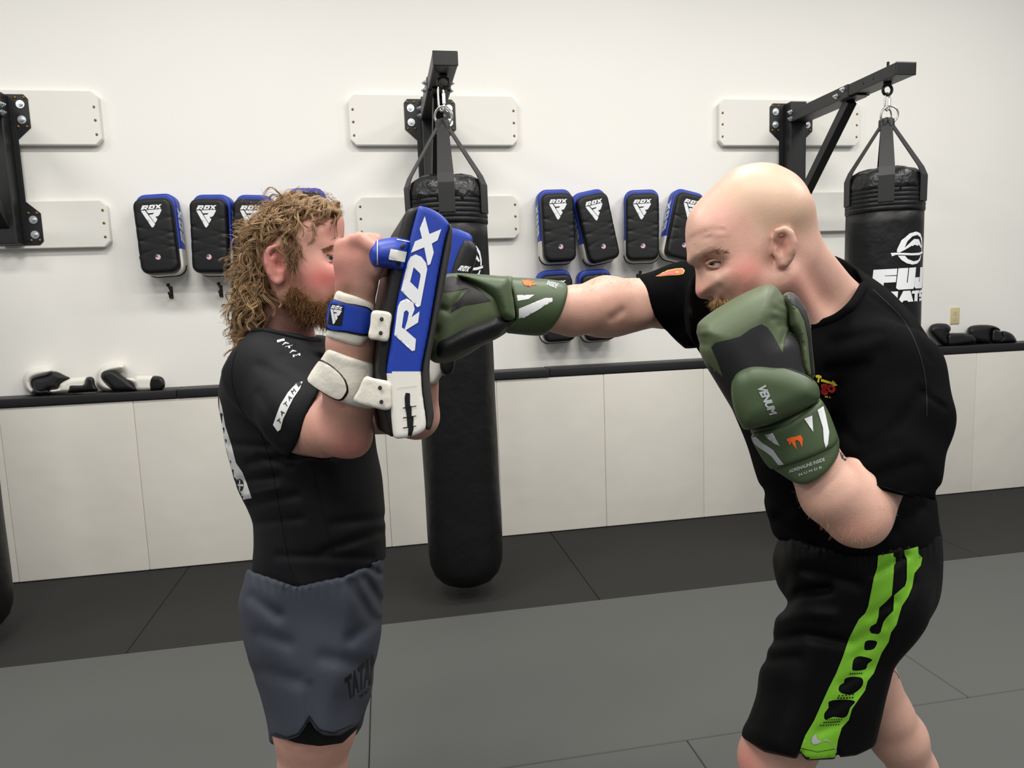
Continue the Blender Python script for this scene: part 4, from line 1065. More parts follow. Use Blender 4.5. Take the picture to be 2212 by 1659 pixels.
for u, v in ((824, 690), (822, 720)):
    FP.print('rivet', bvTU, [[(u+4.5*math.cos(a), v+5*math.sin(a)) for a in np.linspace(0, 6.28, 12, endpoint=False)]], M_inner, tU, 3, 0.003)
ea, eb = (752, 880, 1.268), (760, 770, 1.232)
cuffE = Poly2(s2([(190, 690), (230, 663), (400, 738), (590, 798), (642, 830), (655, 920), (648, 960), (660, 1215), (480, 1216), (340, 1172), (270, 1150), (60, 1020), (15, 970), (30, 920), (110, 800)]), 4)
FP.grow('elbow_cuff', lambda p: smax(smin(cone(p, ea, eb, 76, 62), cone(p, (700, 838, 1.262), (760, 830, 1.25), 56, 62), 0.03), cuffE(p.U, p.V)*p.s, 0.009), pxbox(640, 730, 860, 900, 1.10, 1.40), 0.003, M_strapw)
tabE = Poly2(s2([(112, 800), (145, 768), (230, 810), (300, 868), (375, 950), (408, 1040), (400, 1100), (345, 1162), (270, 1150), (150, 1080), (60, 1022), (12, 972), (30, 920)]), 4)
tE, bvE = FP.grow('elbow_strap_tab', lambda p: smax(smin(cone(p, ea, eb, 80, 66), cone(p, (700, 838, 1.262), (760, 830, 1.25), 60, 66), 0.03), tabE(p.U, p.V)*p.s, 0.004), pxbox(640, 730, 860, 900, 1.10, 1.40), 0.003, M_border)
FP.print('tab_face', bvE, [catmull(s2([(112, 806), (145, 790), (228, 832), (295, 885), (355, 955), (385, 1040), (372, 1092), (328, 1142), (265, 1132), (150, 1068), (64, 1010), (22, 966), (40, 915)]), 3)], M_strapw, tE, 5, 0.0014)
elb = Poly2(s2([(560, 930), (650, 950), (800, 985), (808, 1100), (800, 1245), (640, 1225), (455, 1165), (500, 1060)]), 3)
tE2, bvE2 = FP.grow('rivet_tab', lambda p: pillow(p, elb, 1.168, 0.016, 0.004, a=-0.0001, o=(790, 850)), pxbox(750, 795, 860, 900, 1.10, 1.26), 0.003, M_strapw)
for u, v in s2([(705, 1040), (718, 1172)]):
    FP.print('rivet', bvE2, [[(u+4.5*math.cos(a), v+5*math.sin(a)) for a in np.linspace(0, 6.28, 12, endpoint=False)]], M_inner, tE2, 3, 0.003)
# handle
hnd = Poly2(s1([(-20, 690), (30, 630), (100, 580), (300, 548), (400, 556), (510, 590), (470, 800), (420, 985), (250, 945), (60, 930), (10, 890), (-25, 790)]), 4)
hb, bvHb = FP.grow('handle', lambda p: lens(p, hnd, 1.165, 0.030, 0.022), pxbox(780, 495, 900, 600, 1.10, 1.24), 0.003, M_blue)
FP.print('handle_patch', bvHb, [s1([(262, 698), (465, 735), (435, 868), (232, 828)])], M_padwht, hb, 4, 0.0014)
for u, v in s1([(415, 660), (362, 890)]):
    FP.print('rivet', bvHb, [[(u+4.5*math.cos(a), v+5*math.sin(a)) for a in np.linspace(0, 6.28, 12, endpoint=False)]], M_plast, hb, 3, 0.002)
for poly in ([(85, 590), (100, 590), (100, 900), (85, 900)], [(340, 570), (500, 600), (496, 612), (338, 584)], [(235, 930), (400, 985), (396, 998), (235, 944)]):
    FP.print('handle_stitch', bvHb, [s1(poly)], M_thread, hb, 4, 0.0010)

# far kick pad on his other arm
bw = c2w([c3(985, 820, 1.70)])[0]
padF = thing('kick_pad', 'held kick pad behind, mostly hidden between the near pad and the olive glove', 'kick pad', tuple(bw))
FQ = Fig(padF, bw)
PF_blue = Poly2([(960, 500), (978, 491), (1000, 496), (1022, 512), (1010, 560), (990, 620), (970, 720), (960, 800), (930, 830), (925, 760), (940, 640)], 4)
PF_frt = Poly2([(1000, 521), (1012, 516), (1026, 524), (1032, 540), (1026, 570), (1016, 600), (1005, 660), (990, 740), (980, 800), (962, 810), (950, 790), (955, 730), (965, 640), (980, 570)], 4)
FQ.grow('back_cover', lambda p: prism(p, PF_blue, 1.62, 1.80, -0.12, 0.012), pxbox(880, 470, 1080, 850, 1.58, 1.85), 0.004, [M_blue, M_padwht], matsel=lambda p: p.V > 760)
cf, bvF = FQ.grow('front_cushion', lambda p: prism(p, PF_frt, 1.60, 1.79, -0.12, 0.014), pxbox(880, 470, 1100, 850, 1.56, 1.85), 0.004, M_padblk)
FQ.print('cushion_lettering', bvF, quadmap(RDX, [(994, 573), (1018, 576), (1012, 588), (988, 584)]), M_white, cf, 3)
FQ.print('cushion_emblem', bvF, quadmap(unit(EMBLEM[5:]), [(986, 589), (1010, 592), (1004, 622), (982, 618)]), M_white, cf, 3)
# ================================================================== the man on the right
M_green = mat('olive_leather', (82, 93, 66), 0.5, 0.35, noise=0.03, nscale=20, bump=0.1, bscale=260)
M_green2 = mat('olive_cuff', (68, 84, 56), 0.45, 0.4, noise=0.03, nscale=20, bump=0.1, bscale=260)
M_glblk = mat('glove_black', (34, 33, 34), 0.5, 0.35, bump=0.1, bscale=260)
M_silver = mat('print_silver', (176, 180, 182), 0.4, 0.5)
M_orange = mat('print_orange', (226, 98, 40), 0.5, 0.3)
M_poly = mat('black_polyester', (7, 7, 8), 0.65, 0.12, bump=0.2, bscale=600, weave=260)
M_lime = mat('lime_panel', (122, 186, 48), 0.6, 0.25, bump=0.2, bscale=500, weave=260)
M_red = mat('print_red', (176, 42, 44), 0.6, 0.3)
M_salmon = mat('print_salmon', (226, 92, 92), 0.6, 0.3)
M_yellow = mat('print_yellow', (206, 186, 52), 0.6, 0.3)
M_lip = mat('lip', (186, 104, 100), 0.4, 0.4)
M_ink = mat('tattoo_ink', (70, 66, 66), 0.5, 0.3)
z3 = lambda pts: z(pts, 1360, 330, 3.016)
z4 = lambda pts: z(pts, 1450, 580, 2.6754)
z5 = lambda pts: z(pts, 1550, 1100, 2.967)
ZR = 1.285
HR2 = Poly2(z3([(850, 62), (760, 75), (680, 105), (600, 165), (520, 240), (450, 310), (405, 365), (375, 430), (363, 500), (363, 570), (370, 630), (378, 680), (392, 712), (422, 728), (446, 752), (455, 795), (451, 840), (445, 890), (448, 918), (468, 938), (515, 943), (524, 962), (530, 985), (560, 1000), (592, 1006), (585, 1030), (600, 1060), (592, 1100), (625, 1150), (700, 1150), (800, 1100), (900, 1010), (1000, 870), (1100, 740), (1180, 610), (1208, 480), (1207, 400), (1190, 300), (1150, 210), (1080, 135), (980, 82), (920, 66)]), 5)
def R_head(p):
    d = lens(p, HR2, ZR, 0.080, 0.080, a=0.00016, o=(1625, 500))
    zf_ = lambda u: ZR+0.00016*(u-1625)
    d = smin(d, ell(p, (1660, 470, ZR), 95, 85, 0.079), 0.02)
    # brow ridge, cheekbone, jaw
    d = smin(d, chain(p, [(1496, 562, zf_(1496)-.016, 9), (1524, 546, zf_(1524)-.041, 10), (1566, 552, zf_(1566)-.058, 9), (1590, 575, zf_(1590)-.062, 8)], 0.01), 0.012)
    d = smin(d, ell(p, (1598, 600, zf_(1598)-.048), 44, 24, 0.024, ang=14), 0.03)
    d = smin(d, cone(p, (1668, 615, zf_(1668)-.055), (1600, 690, zf_(1600)-.032), 26, 24), 0.03)
    # nose
    d = smin(d, cone(p, (1514, 580, zf_(1514)-.006), (1522, 626, zf_(1522)-.004), 10, 17), 0.012)
    d = smin(d, ell(p, (1541, 629, zf_(1541)-.020), 15, 12, 0.011), 0.008)
    d = smax(d, -ell(p, (1538, 643, zf_(1538)-.020), 9, 4, 0.008, ang=-8), 0.003)
    d = d+fold(p, [(1556, 618), (1564, 632), (1558, 645)], 5, 0.0025)
    # socket
    d = smax(d, -ell(p, (1542, 569, zf_(1542)-.068), 25, 14, 0.030, ang=6), 0.010)
    # mouth corner
    d = d+fold(p, [(1548, 668), (1580, 662)], 5, 0.004)
    # wrinkles
    for q, am in ((z3([(388, 560), (450, 530), (560, 500), (620, 505)]), .0016), (z3([(384, 588), (440, 560), (540, 545)]), .0016), (z3([(400, 615), (500, 565), (640, 560)]), .0012), (z3([(430, 640), (520, 590), (620, 590)]), .001), (z3([(560, 800), (620, 770), (660, 730)]), .0012), (z3([(600, 830), (580, 780)]), .001), (z3([(610, 700), (670, 690)]), .0012)):
        d = d+fold(p, q, 3.5, am)
    # neck
    d = smin(d, cone(p, (1690, 560, 1.30), (1780, 680, 1.40), 84, 88), 0.03)
    d = smin(d, cone(p, (1700, 600, 1.235), (1770, 720, 1.30), 20, 26), 0.035)
    # ear
    ZE = ZR-0.072
    d = smax(d, -ell(p, (1692, 545, ZE-.008), 18, 28, 0.012, ang=6), 0.008)
    e3 = lambda x, y: (1360+x/3.016, 330+y/3.016)
    ear = chain(p, [(*e3(968, 600), ZE-.002, 6.5), (*e3(952, 550), ZE-.010, 7), (*e3(962, 512), ZE-.015, 7.5), (*e3(1005, 500), ZE-.018, 8.5), (*e3(1045, 525), ZE-.019, 9), (*e3(1066, 580), ZE-.018, 9.5), (*e3(1060, 640), ZE-.015, 9.5), (*e3(1040, 690), ZE-.010, 9), (*e3(1010, 722), ZE-.006, 10), (*e3(980, 722), ZE-.002, 8.5)], 0.002)
    ear = smin(ear, chain(p, [(*e3(1010, 555), ZE-.010, 6), (*e3(1035, 590), ZE-.013, 8), (*e3(1030, 640), ZE-.012, 8), (*e3(1005, 675), ZE-.008, 6)], 0.003), 0.004)
    ear = smin(ear, chain(p, [(*e3(955, 630), ZE-.004, 7), (*e3(966, 665), ZE-.006, 7), (*e3(975, 695), ZE-.004, 6)], 0.003), 0.004)
    ear = smin(ear, ell(p, (*e3(1010, 610), ZE-.001), 26, 42, 0.008, ang=4), 0.004)
    ear = smax(ear, -ell(p, (*e3(988, 625), ZE-.013), 9, 15, 0.009, ang=6), 0.003)
    return smin(d, ear, 0.004)
zb_ = PZ(1780, 1640, 1.48); baseR = np.array([zb_[0], zb_[1], 0.0])
def R_legs(p):
    k = np.array(PZ(1668, 1648, 1.42)); a = proj(np.array([k[0]+0.05, k[1]+0.02, 0.075])); t = proj(np.array([k[0]-0.13, k[1]-0.02, 0.03]))
    d = chain(p, [(1850, 1260, 1.375, 100), (1760, 1450, 1.39, 92), (1672, 1640, 1.42, 72)], 0.02)
    d = smin(d, chain(p, [(1672, 1645, 1.42, 70), (1700, 1770, 1.47, 62), (*a, 36)], 0.02), 0.02)
    d = smin(d, chain(p, [(a[0]+18, a[1]+22, a[2], 32), (*t, 27)], 0.01), 0.03)
    a2 = proj(np.array(PZ(1975, 1660, 1.66))*[1, 1, 0]+np.array([0.10, 0.04, 0.09])); t2 = proj(np.array(PZ(1975, 1660, 1.66))*[1, 1, 0]+np.array([-0.03, -0.02, 0.03]))
    e = chain(p, [(1850, 1270, 1.58, 84), (1850, 1420, 1.60, 68), (1915, 1540, 1.61, 50), (1938, 1590, 1.63, 57), (1972, 1659, 1.66, 46), (*a2, 34)], 0.02)
    e = smin(e, chain(p, [(a2[0]+10, a2[1]+24, a2[2], 28), (*t2, 25)], 0.01), 0.03)
    return smin(d, e, 0.02)
def R_arms(p):
    near = chain(p, [(1945, 790, 1.23, 74), (1905, 960, 1.155, 72), (1858, 1100, 1.105, 66)], 0.02)
    near = smin(near, chain(p, [(1846, 1108, 1.10, 60), (1800, 1065, 1.10, 66), (1750, 985, 1.105, 52), (1705, 880, 1.12, 40)], 0.02), 0.025)
    near = smin(near, ell(p, (1850, 1142, 1.095), 36, 28, 0.03), 0.03)
    far = chain(p, [(1540, 655, 1.60, 66), (1440, 654, 1.60, 52), (1372, 658, 1.565, 52), (1310, 661, 1.535, 61), (1235, 672, 1.48, 51), (1195, 670, 1.455, 42), (1120, 668, 1.43, 30)], 0.02)
    far = smin(far, ell(p, (1330, 690, 1.53), 70, 28, 0.03, ang=-4), 0.03)
    far = far+fold(p, [(1320, 688), (1342, 672)], 9, .004)
    return smin(near, far, 0.01)
TR_in = Poly2([(1800, 620), (1880, 640), (1950, 720), (2000, 820), (2010, 940), (1995, 1060), (2010, 1180), (1980, 1260), (1850, 1300), (1720, 1270), (1690, 1180), (1665, 1060), (1625, 930), (1560, 780), (1560, 660), (1680, 640)], 5)
def R_body(p):
    d = smin(R_head(p), lens(p, TR_in, 1.42, 0.16, 0.14), 0.035)
    d = smin(d, R_arms(p), 0.03)
    return smin(d, R_legs(p), 0.03)
def redR(p):
    r = -0.8+gauss(p, 1612, 578, 40, 0.95, 34)+gauss(p, 1575, 478, 55, 0.35)+gauss(p, 1735, 620, 60, 0.5)+gauss(p, 1693, 525, 22, 0.6)+gauss(p, 1515, 625, 22, 0.65)+gauss(p, 1610, 625, 40, 0.5)
    return r+gauss(p, 1845, 1150, 60, 0.45, 34)+gauss(p, 1610, 1650, 40, 0.9, 60)+gauss(p, 1290, 630, 70, 0.25, 30)
def scalpR(p):
    b = Poly2(z3([(620, 250), (740, 150), (900, 95), (1060, 160), (1170, 280), (1190, 420), (1180, 500), (1080, 500), (960, 480), (880, 540), (850, 520), (840, 440), (740, 380), (680, 330)]), 4)
    return np.clip(-b(p.U, p.V)/22, -1, 0.65)
lo1, hi1 = pxbox(1090, 340, 2070, 1300, 1.0, 1.75); lo2, hi2 = pxbox(1560, 1200, 2080, 1659, 1.2, 1.85)
lo = np.minimum(lo1, lo2); hi = np.maximum(hi1, hi2)
fy = max(-(np.array([x, y, 0])-CAM)@UP for x in (baseR[0]-.3, baseR[0]+.4) for y in (baseR[1]-.3, baseR[1]+.5))
hi[1] = fy+0.02; hi[2] = 2.15
bodyR, bvR = Fig(None, baseR).grow('person', R_body, (lo, hi), 0.0038, M_skinR, attrs={'red': redR, 'scalp': scalpR}, top=True)
bodyR.location = baseR
bodyR['label'] = 'bald man in black t-shirt and lime striped shorts throwing a straight punch'; bodyR['category'] = 'person'
FR = Fig(bodyR, baseR)
h_, n_ = hit(bvR, 1545, 569)
ez = h_[2] if h_ is not None else 1.215
eyeball(FR, c3(1546, 569, ez+0.0035), 0.0122, (-0.80, 0.10, -0.60), bodyR)
zl = ez-0.006
lid = join(tube(catmull([c3(u, v, zz) for u, v, zz in ((1526, 571, zl+.004), (1534, 565, zl-.001), (1546, 562.5, zl-.003), (1557, 564.5, zl-.001), (1567, 571, zl+.004))], 5, False), 0.0034, 8),
           tube(catmull([c3(u, v, zz) for u, v, zz in ((1527, 573, zl+.004), (1536, 576, zl+.001), (1547, 577, zl-.000), (1557, 576, zl+.001), (1567, 572, zl+.004))], 5, False), 0.0022, 8))
FR.mesh('eyelids', lid, M_skinR)
FR.mesh('lashes', tube(catmull([c3(u, v, zz) for u, v, zz in ((1526, 569.5, zl+.002), (1535, 567, zl-.0035), (1546, 565, zl-.0055), (1557, 567, zl-.0035), (1566, 570, zl+.002))], 5, False), 0.0009, 6), M_border)
short_hair(FR, 'eyebrow', bvR, z3([(425, 695), (470, 655), (540, 628), (625, 642), (605, 660), (530, 655), (475, 685), (438, 710)]), 420, 0.008, (1, -0.15), 0.00036, M_blond[1:2]+M_beard[:1], bodyR, 0.2, 0.22, 1.1)
short_hair(FR, 'moustache', bvR, z3([(520, 962), (560, 945), (640, 950), (665, 985), (610, 1005), (535, 1002)]), 900, 0.010, (0.15, 1), 0.0004, M_blond, bodyR, 0.28, 0.3, 1.19)
FR.mesh('lips', tube(catmull([c3(u, v, zz) for u, v, zz in ((1556, 668, 1.262), (1566, 666, 1.250), (1580, 664, 1.243))], 4, False), 0.0045, 8), M_lip)
short_hair(FR, 'arm_hair', bvR, [(1235, 618), (1300, 598), (1372, 602), (1372, 625), (1300, 622), (1240, 640)], 130, 0.013, (1, -0.45), 0.00012, M_blond, bodyR, 0.25, 0.4)
short_hair(FR, 'arm_hair', bvR, [(1700, 1040), (1760, 1125), (1800, 1160), (1870, 1165), (1930, 1095), (1900, 1080), (1850, 1130), (1790, 1110)], 200, 0.010, (0.2, 1), 0.00011, M_blond, bodyR, 0.3, 0.4, 0.0, 1.125)
FR.print('tattoo', bvR, [[(1812, 972), (1820, 968), (1832, 990), (1826, 996), (1818, 990)]], M_ink, bodyR, 4, 0.0004)

# ---- t-shirt
TR_out = Poly2([(1790, 560), (1815, 558), (1870, 590), (1932, 632), (1985, 690), (2025, 760), (2045, 830), (2050, 900), (2040, 970), (2026, 1030), (2022, 1080), (2030, 1130), (2036, 1160), (2034, 1260), (2000, 1360), (1850, 1380), (1730, 1350), (1690, 1260), (1682, 1180), (1668, 1140), (1650, 1085), (1632, 1020), (1612, 950), (1570, 860), (1530, 790), (1500, 740), (1475, 690), (1490, 600), (1540, 570), (1650, 600), (1740, 640)], 5)
NKP = Poly2([(1500, 300), (1700, 400), (1804, 556), (1836, 572), (1863, 608), (1852, 634), (1837, 650), (1808, 677), (1780, 690), (1755, 697), (1700, 712), (1600, 760), (1500, 760)], 0)
def R_shirt(p):
    d = lens(p, TR_out, 1.425, 0.195, 0.13)
    d = smin(d, ell(p, (1912, 800, 1.24), 100, 104, 0.10, ang=20), 0.04)
    slv = chain(p, [(1912, 815, 1.235, 98), (1930, 905, 1.19, 106), (1912, 1010, 1.145, 100), (1898, 1080, 1.13, 106)], 0.03)
    slv = smax(slv, below(p, [(1700, 940), (1790, 955), (1815, 985), (1840, 1020), (1870, 1046), (1900, 1058), (1940, 1070), (1998, 1086), (2060, 1096)]), 0.006)
    d = smin(d, slv, 0.035)
    # far sleeve around the punching arm
    fs = chain(p, [(1570, 650, 1.58, 92), (1480, 652, 1.60, 82), (1390, 655, 1.58, 68)], 0.03)
    fs = smin(fs, cone(p, (1480, 690, 1.60), (1510, 720, 1.58), 50, 62), 0.03)
    fs = smax(fs, -below(p, [(1300, 400), (1368, 585), (1374, 600), (1380, 620), (1392, 650), (1408, 680), (1436, 712), (1480, 748), (1540, 800)])*0.0+smax(halfpl(p, (1371, 590), (1396, 655)), halfpl(p, (1396, 655), (1445, 720)), 0.01), 0.005)
    fs = smax(fs, below(p, [(1300, 705), (1440, 712), (1480, 746), (1560, 742)])-0.004, 0.01)
    d = smin(d, fs, 0.03)
    # neck opening
    d = smax(d, -cone(p, (1690, 560, 1.30), (1780, 680, 1.40), 85, 89), 0.004)
    cut = smax(NKP(p.U, p.V)*p.s, p.Z-1.42, 0.004)
    d = smax(d, -cut, 0.006)
    d = smax(d, below(p, [(1640, 1140), (1682, 1164), (1760, 1195), (1850, 1206), (1930, 1200), (2000, 1186), (2050, 1160)]), 0.008)
    w = 0
    for q, wd, am in [([(1880, 640), (1960, 700), (2010, 780)], 6, .002), ([(1990, 850), (1940, 920), (1880, 960)], 16, .005), ([(2040, 880), (1990, 845)], 5, .004), ([(1780, 860), (1900, 760)], 20, .006), ([(1800, 740), (1900, 720)], 14, .004), ([(1790, 800), (1870, 790)], 14, .004), ([(1700, 1100), (1650, 1060)], 14, .006), ([(1760, 1180), (1680, 1120)], 14, .006), ([(1990, 1100), (1940, 1150)], 16, .008), ([(2020, 1060), (1960, 1120)], 14, .006),
                      ([(1450, 600), (1480, 700)], 14, .004), ([(1500, 590), (1490, 660)], 10, .003), ([(1830, 1000), (1930, 960)], 14, .004), ([(1860, 1040), (1980, 1000)], 14, .004), ([(1800, 900), (1850, 960)], 12, .004), ([(1960, 640), (2020, 720)], 16, .004)]:
        w = w+fold(p, q, wd, am)
    return d+w+fnoise(p, 26, 0.003, 8)
shirtR, bvT = FR.grow('t_shirt', R_shirt, pxbox(1350, 540, 2080, 1250, 1.0, 1.75), 0.004, M_black)
cp = [hit(bvT, u, v) for u, v in catmull([(1750, 706), (1780, 698), (1812, 684), (1843, 656), (1866, 618)], 6, False)]
cp = [h for h, n in cp if h is not None]
if len(cp) > 5: FR.mesh('collar_rib', tube(np.array(cp), 0.0085, 10, flat=0.8), M_black, shirtR)
FR.print('chest_lettering', bvT, quadmap(text_polys('go', 0.05), z4([(858, 662), (952, 672), (948, 742), (864, 728)])), M_red, shirtR, 4)
FR.print('chest_arrow', bvT, [z4([(832, 618), (848, 614), (868, 622), (866, 636), (858, 632), (852, 662), (842, 655), (848, 630), (836, 632)]), z4([(866, 638), (930, 656), (934, 646), (962, 676), (928, 682), (930, 670), (864, 652)])], M_yellow, shirtR, 4)
FR.print('chest_small_lettering', bvT, quadmap(text_polys('BEL A.', 0.03), z4([(888, 736), (926, 740), (924, 750), (888, 744)])), M_yellow, shirtR, 3)
FR.print('sleeve_flame', bvT, [z3([(170, 805), (215, 780), (250, 765), (300, 755), (345, 752), (360, 768), (350, 790), (320, 797), (250, 800), (200, 806)])], M_yellow, shirtR, 4, maxdz=0.05)
FR.print('sleeve_flame_fill', bvT, [z3([(180, 803), (220, 783), (255, 769), (300, 760), (342, 756), (353, 769), (345, 786), (318, 792), (250, 796), (205, 803)]), z3([(290, 775), (310, 768), (330, 775), (310, 784)])], M_salmon, shirtR, 4, 0.0016, maxdz=0.05)
for q in ([(1885, 625), (1950, 690), (1985, 760), (2000, 830), (2002, 900)], [(1830, 992), (1868, 1036), (1940, 1061), (1995, 1077)]):
    c = catmull(q, 8, False); nrm = np.gradient(c, axis=0); nrm = np.stack([-nrm[:, 1], nrm[:, 0]], 1); nrm /= np.linalg.norm(nrm, axis=1)[:, None]
    FR.print('stitching', bvT, [np.concatenate([c+nrm*0.9, (c-nrm*0.9)[::-1]])], M_seam, shirtR, 5, maxdz=0.5)

# ---- shorts
SR_out = Poly2([(1690, 1130), (1720, 1050), (1850, 1020), (1980, 1040), (2030, 1110), (2034, 1158), (2037, 1210), (2032, 1290), (2012, 1340), (1985, 1376), (1950, 1415), (1930, 1445), (1918, 1490), (1905, 1540), (1892, 1592), (1886, 1650), (1860, 1740), (1800, 1770), (1700, 1760), (1630, 1720), (1600, 1640), (1602, 1580), (1618, 1550), (1636, 1500), (1642, 1450), (1662, 1400), (1678, 1345), (1690, 1308), (1676, 1260), (1668, 1215), (1672, 1185)], 5)
def R_short(p):
    d = lens(p, SR_out, 1.47, 0.215, 0.095, b=0.00006, o=(1850, 1400))
    leg = chain(p, [(1865, 1290, 1.37, 128), (1790, 1450, 1.385, 124), (1748, 1600, 1.40, 118)], 0.03)
    d = smax(smin(d, leg, 0.03), SR_out(p.U, p.V)*p.s-0.002, 0.01)
    top = below(p, [(1640, 1150), (1682, 1166), (1760, 1195), (1850, 1206), (1930, 1200), (2000, 1184), (2050, 1155)])
    d = smax(d, -top-0.012, 0.006)
    d = smax(d, below(p, [(1590, 1580), (1606, 1592), (1650, 1622), (1722, 1638), (1727, 1615), (1732, 1628), (1742, 1641), (1804, 1638), (1810, 1612), (1814, 1634), (1850, 1628), (1886, 1610), (1900, 1590)]), 0.003)
    g = np.clip(1-top/0.03, 0, 1); w = 0.0012*g*np.sin(p.U*0.4+2*np.sin(p.U*0.05))
    for q, wd, am in [([(1690, 1310), (1730, 1280), (1790, 1270)], 12, .008), ([(1680, 1340), (1740, 1325), (1800, 1330)], 14, -.004), ([(1665, 1385), (1740, 1370), (1840, 1390)], 12, .006), ([(1650, 1425), (1720, 1420)], 12, .004), ([(1740, 1230), (1850, 1260)], 14, .005), ([(1880, 1330), (1930, 1300)], 12, .005), ([(1860, 1380), (1910, 1345)], 12, .005), ([(1845, 1420), (1900, 1380)], 10, .004), ([(1820, 1480), (1880, 1440)], 10, .004), ([(1800, 1530), (1860, 1490)], 10, .003), ([(1970, 1260), (1940, 1330)], 14, .004), ([(1890, 1240), (1960, 1200)], 8, .004), ([(1770, 1580), (1820, 1560)], 9, .003), ([(1700, 1250), (1690, 1300)], 12, .004)]:
        w = w+fold(p, q, wd, am)
    return d+w+fnoise(p, 24, 0.0022, 9)
shortR, bvRs = FR.grow('shorts', R_short, pxbox(1580, 1100, 2070, 1670, 1.18, 1.80), 0.004, M_poly)
GREEN = [z5([(1028, 296), (1022, 370), (1000, 440), (985, 520), (965, 620), (945, 665), (905, 705), (870, 770), (845, 820), (800, 950), (760, 1050), (710, 1150), (660, 1260), (620, 1350), (560, 1450), (523, 1555), (560, 1602), (750, 1588), (760, 1550), (770, 1480), (795, 1400), (840, 1350), (860, 1280), (905, 1215), (945, 1160), (960, 1100), (1000, 1050), (1025, 985), (1050, 920), (1095, 850), (1110, 790), (1145, 740), (1165, 670), (1180, 620), (1220, 560), (1245, 500), (1260, 410), (1300, 360), (1310, 310), (1285, 285), (1283, 240), (1195, 262), (1197, 292), (1212, 320), (1210, 450), (1200, 490), (1130, 550), (1125, 650), (1085, 690), (1062, 720), (1045, 785), (1030, 800), (985, 795), (972, 770), (980, 750), (1015, 730), (1030, 690), (1035, 630), (1080, 590), (1115, 550), (1125, 440), (1130, 360), (1142, 345), (1140, 310), (1125, 300), (1125, 280)])]
for q in ([(950, 845), (985, 838), (1022, 850), (1000, 895), (945, 902), (940, 870)], [(885, 950), (920, 942), (990, 962), (960, 990), (945, 1025), (870, 1033), (862, 1010), (868, 970)],
          [(815, 1085), (860, 1072), (920, 1080), (932, 1110), (915, 1145), (860, 1185), (800, 1180), (775, 1160), (780, 1130), (808, 1110)], [(715, 1230), (800, 1218), (880, 1230), (850, 1270), (830, 1320), (800, 1335), (740, 1330), (690, 1348), (683, 1310), (710, 1270)]):
    GREEN.append(catmull(z5(q), 3))
FR.print('side_stripe', bvRs, GREEN, M_lime, shortR, 6, 0.0014, maxdz=0.05)
dots = []
for (x0, y0, x1, y1, n, r) in ((848, 1052, 922, 1050, 6, 5), (778, 1194, 866, 1184, 5, 5), (772, 1208, 864, 1206, 6, 6), (700, 1346, 792, 1344, 7, 4), (682, 1364, 780, 1358, 8, 5), (660, 1382, 774, 1377, 8, 4.5)):
    for k in range(n):
        t_ = k/(n-1); cx_, cy_ = x0+(x1-x0)*t_, y0+(y1-y0)*t_
        dots.append(z5([(cx_+r*math.cos(a), cy_+r*math.sin(a)) for a in np.linspace(0, 6.28, 8, endpoint=False)]))
FR.print('vent_dots', bvRs, dots, M_poly, shortR, 3, 0.0026)['kind'] = 'stuff'
FR.print('swoosh', bvRs, [z5([(630, 1437), (603, 1460), (599, 1488), (616, 1506), (648, 1498), (692, 1470), (718, 1484), (756, 1530), (764, 1560), (735, 1500), (700, 1482), (655, 1482), (637, 1472), (632, 1455)])], M_silver, shortR, 4, 0.0026)
FR.print('hem_stitch', bvRs, [z5([(528, 1526), (640, 1552), (762, 1530), (762, 1533), (640, 1555), (528, 1530)])], M_poly, shortR, 5, 0.0026)

FR.mesh('loose_thread', tube(catmull([c3(*q, 1.52) for q in z5([(1095, 1020), (1125, 1032), (1150, 1055), (1164, 1086)])], 4, False), 0.0007, 5), M_poly, shortR)

# ================================================================== olive glove guarding the chin
bw = c2w([c3(1730, 1040, 1.12)])[0]
gl = thing('boxing_glove', 'olive and black boxing glove guarding the chin', 'boxing glove', tuple(bw), group=None)
FG = Fig(gl, bw)
GO = Poly2(z4([(560, 91), (600, 100), (640, 150), (680, 205), (695, 260), (692, 330), (720, 380), (752, 430), (770, 520), (790, 610), (850, 690), (858, 745), (800, 800), (620, 900), (440, 935), (400, 900), (340, 795), (262, 665), (186, 535), (150, 430), (136, 372), (158, 312), (250, 240), (400, 152), (520, 100)]), 4)
GT = Poly2(z4([(636, 165), (670, 136), (715, 148), (750, 190), (785, 250), (805, 330), (812, 420), (822, 520), (830, 610), (820, 640), (780, 640), (735, 560), (725, 440), (695, 375), (668, 330), (664, 260), (648, 205)]), 4)
def gshell(p):
    d = lens(p, GO, 1.115, 0.072, 0.055)
    for q, wd, am in [([(690, 270), (600, 235)], 7, .003), ([(685, 300), (590, 290)], 7, .003), ([(680, 330), (620, 330)], 6, .003), ([(140, 390), (200, 400)], 8, .003), ([(150, 430), (205, 440)], 7, .003), ([(145, 350), (190, 350)], 6, .002), ([(690, 230), (640, 205)], 6, .002), ([(700, 360), (655, 380), (640, 430)], 6, .003)]:
        d = d+fold(p, z4(q), wd, am)
    return d
shell, bvG = FG.grow('shell', gshell, pxbox(1485, 600, 1790, 950, 1.0, 1.22), 0.0032, M_green)
thb, bvGt = FG.grow('thumb', lambda p: lens(p, GT, 1.125, 0.05, 0.024), pxbox(1670, 615, 1780, 840, 1.02, 1.22), 0.003, M_green)
FG.print('black_panel', bvG, [z4([(178, 522), (230, 570), (302, 630), (268, 540), (232, 455), (255, 428), (330, 412), (400, 392), (460, 348), (520, 322), (555, 340), (590, 390), (645, 492), (655, 400), (680, 338), (720, 375), (746, 430), (752, 520), (765, 600), (800, 625), (850, 690), (855, 740), (800, 795), (620, 895), (440, 930), (402, 898), (342, 793), (264, 663), (200, 560)])], M_glblk, shell, 6, 0.0009)
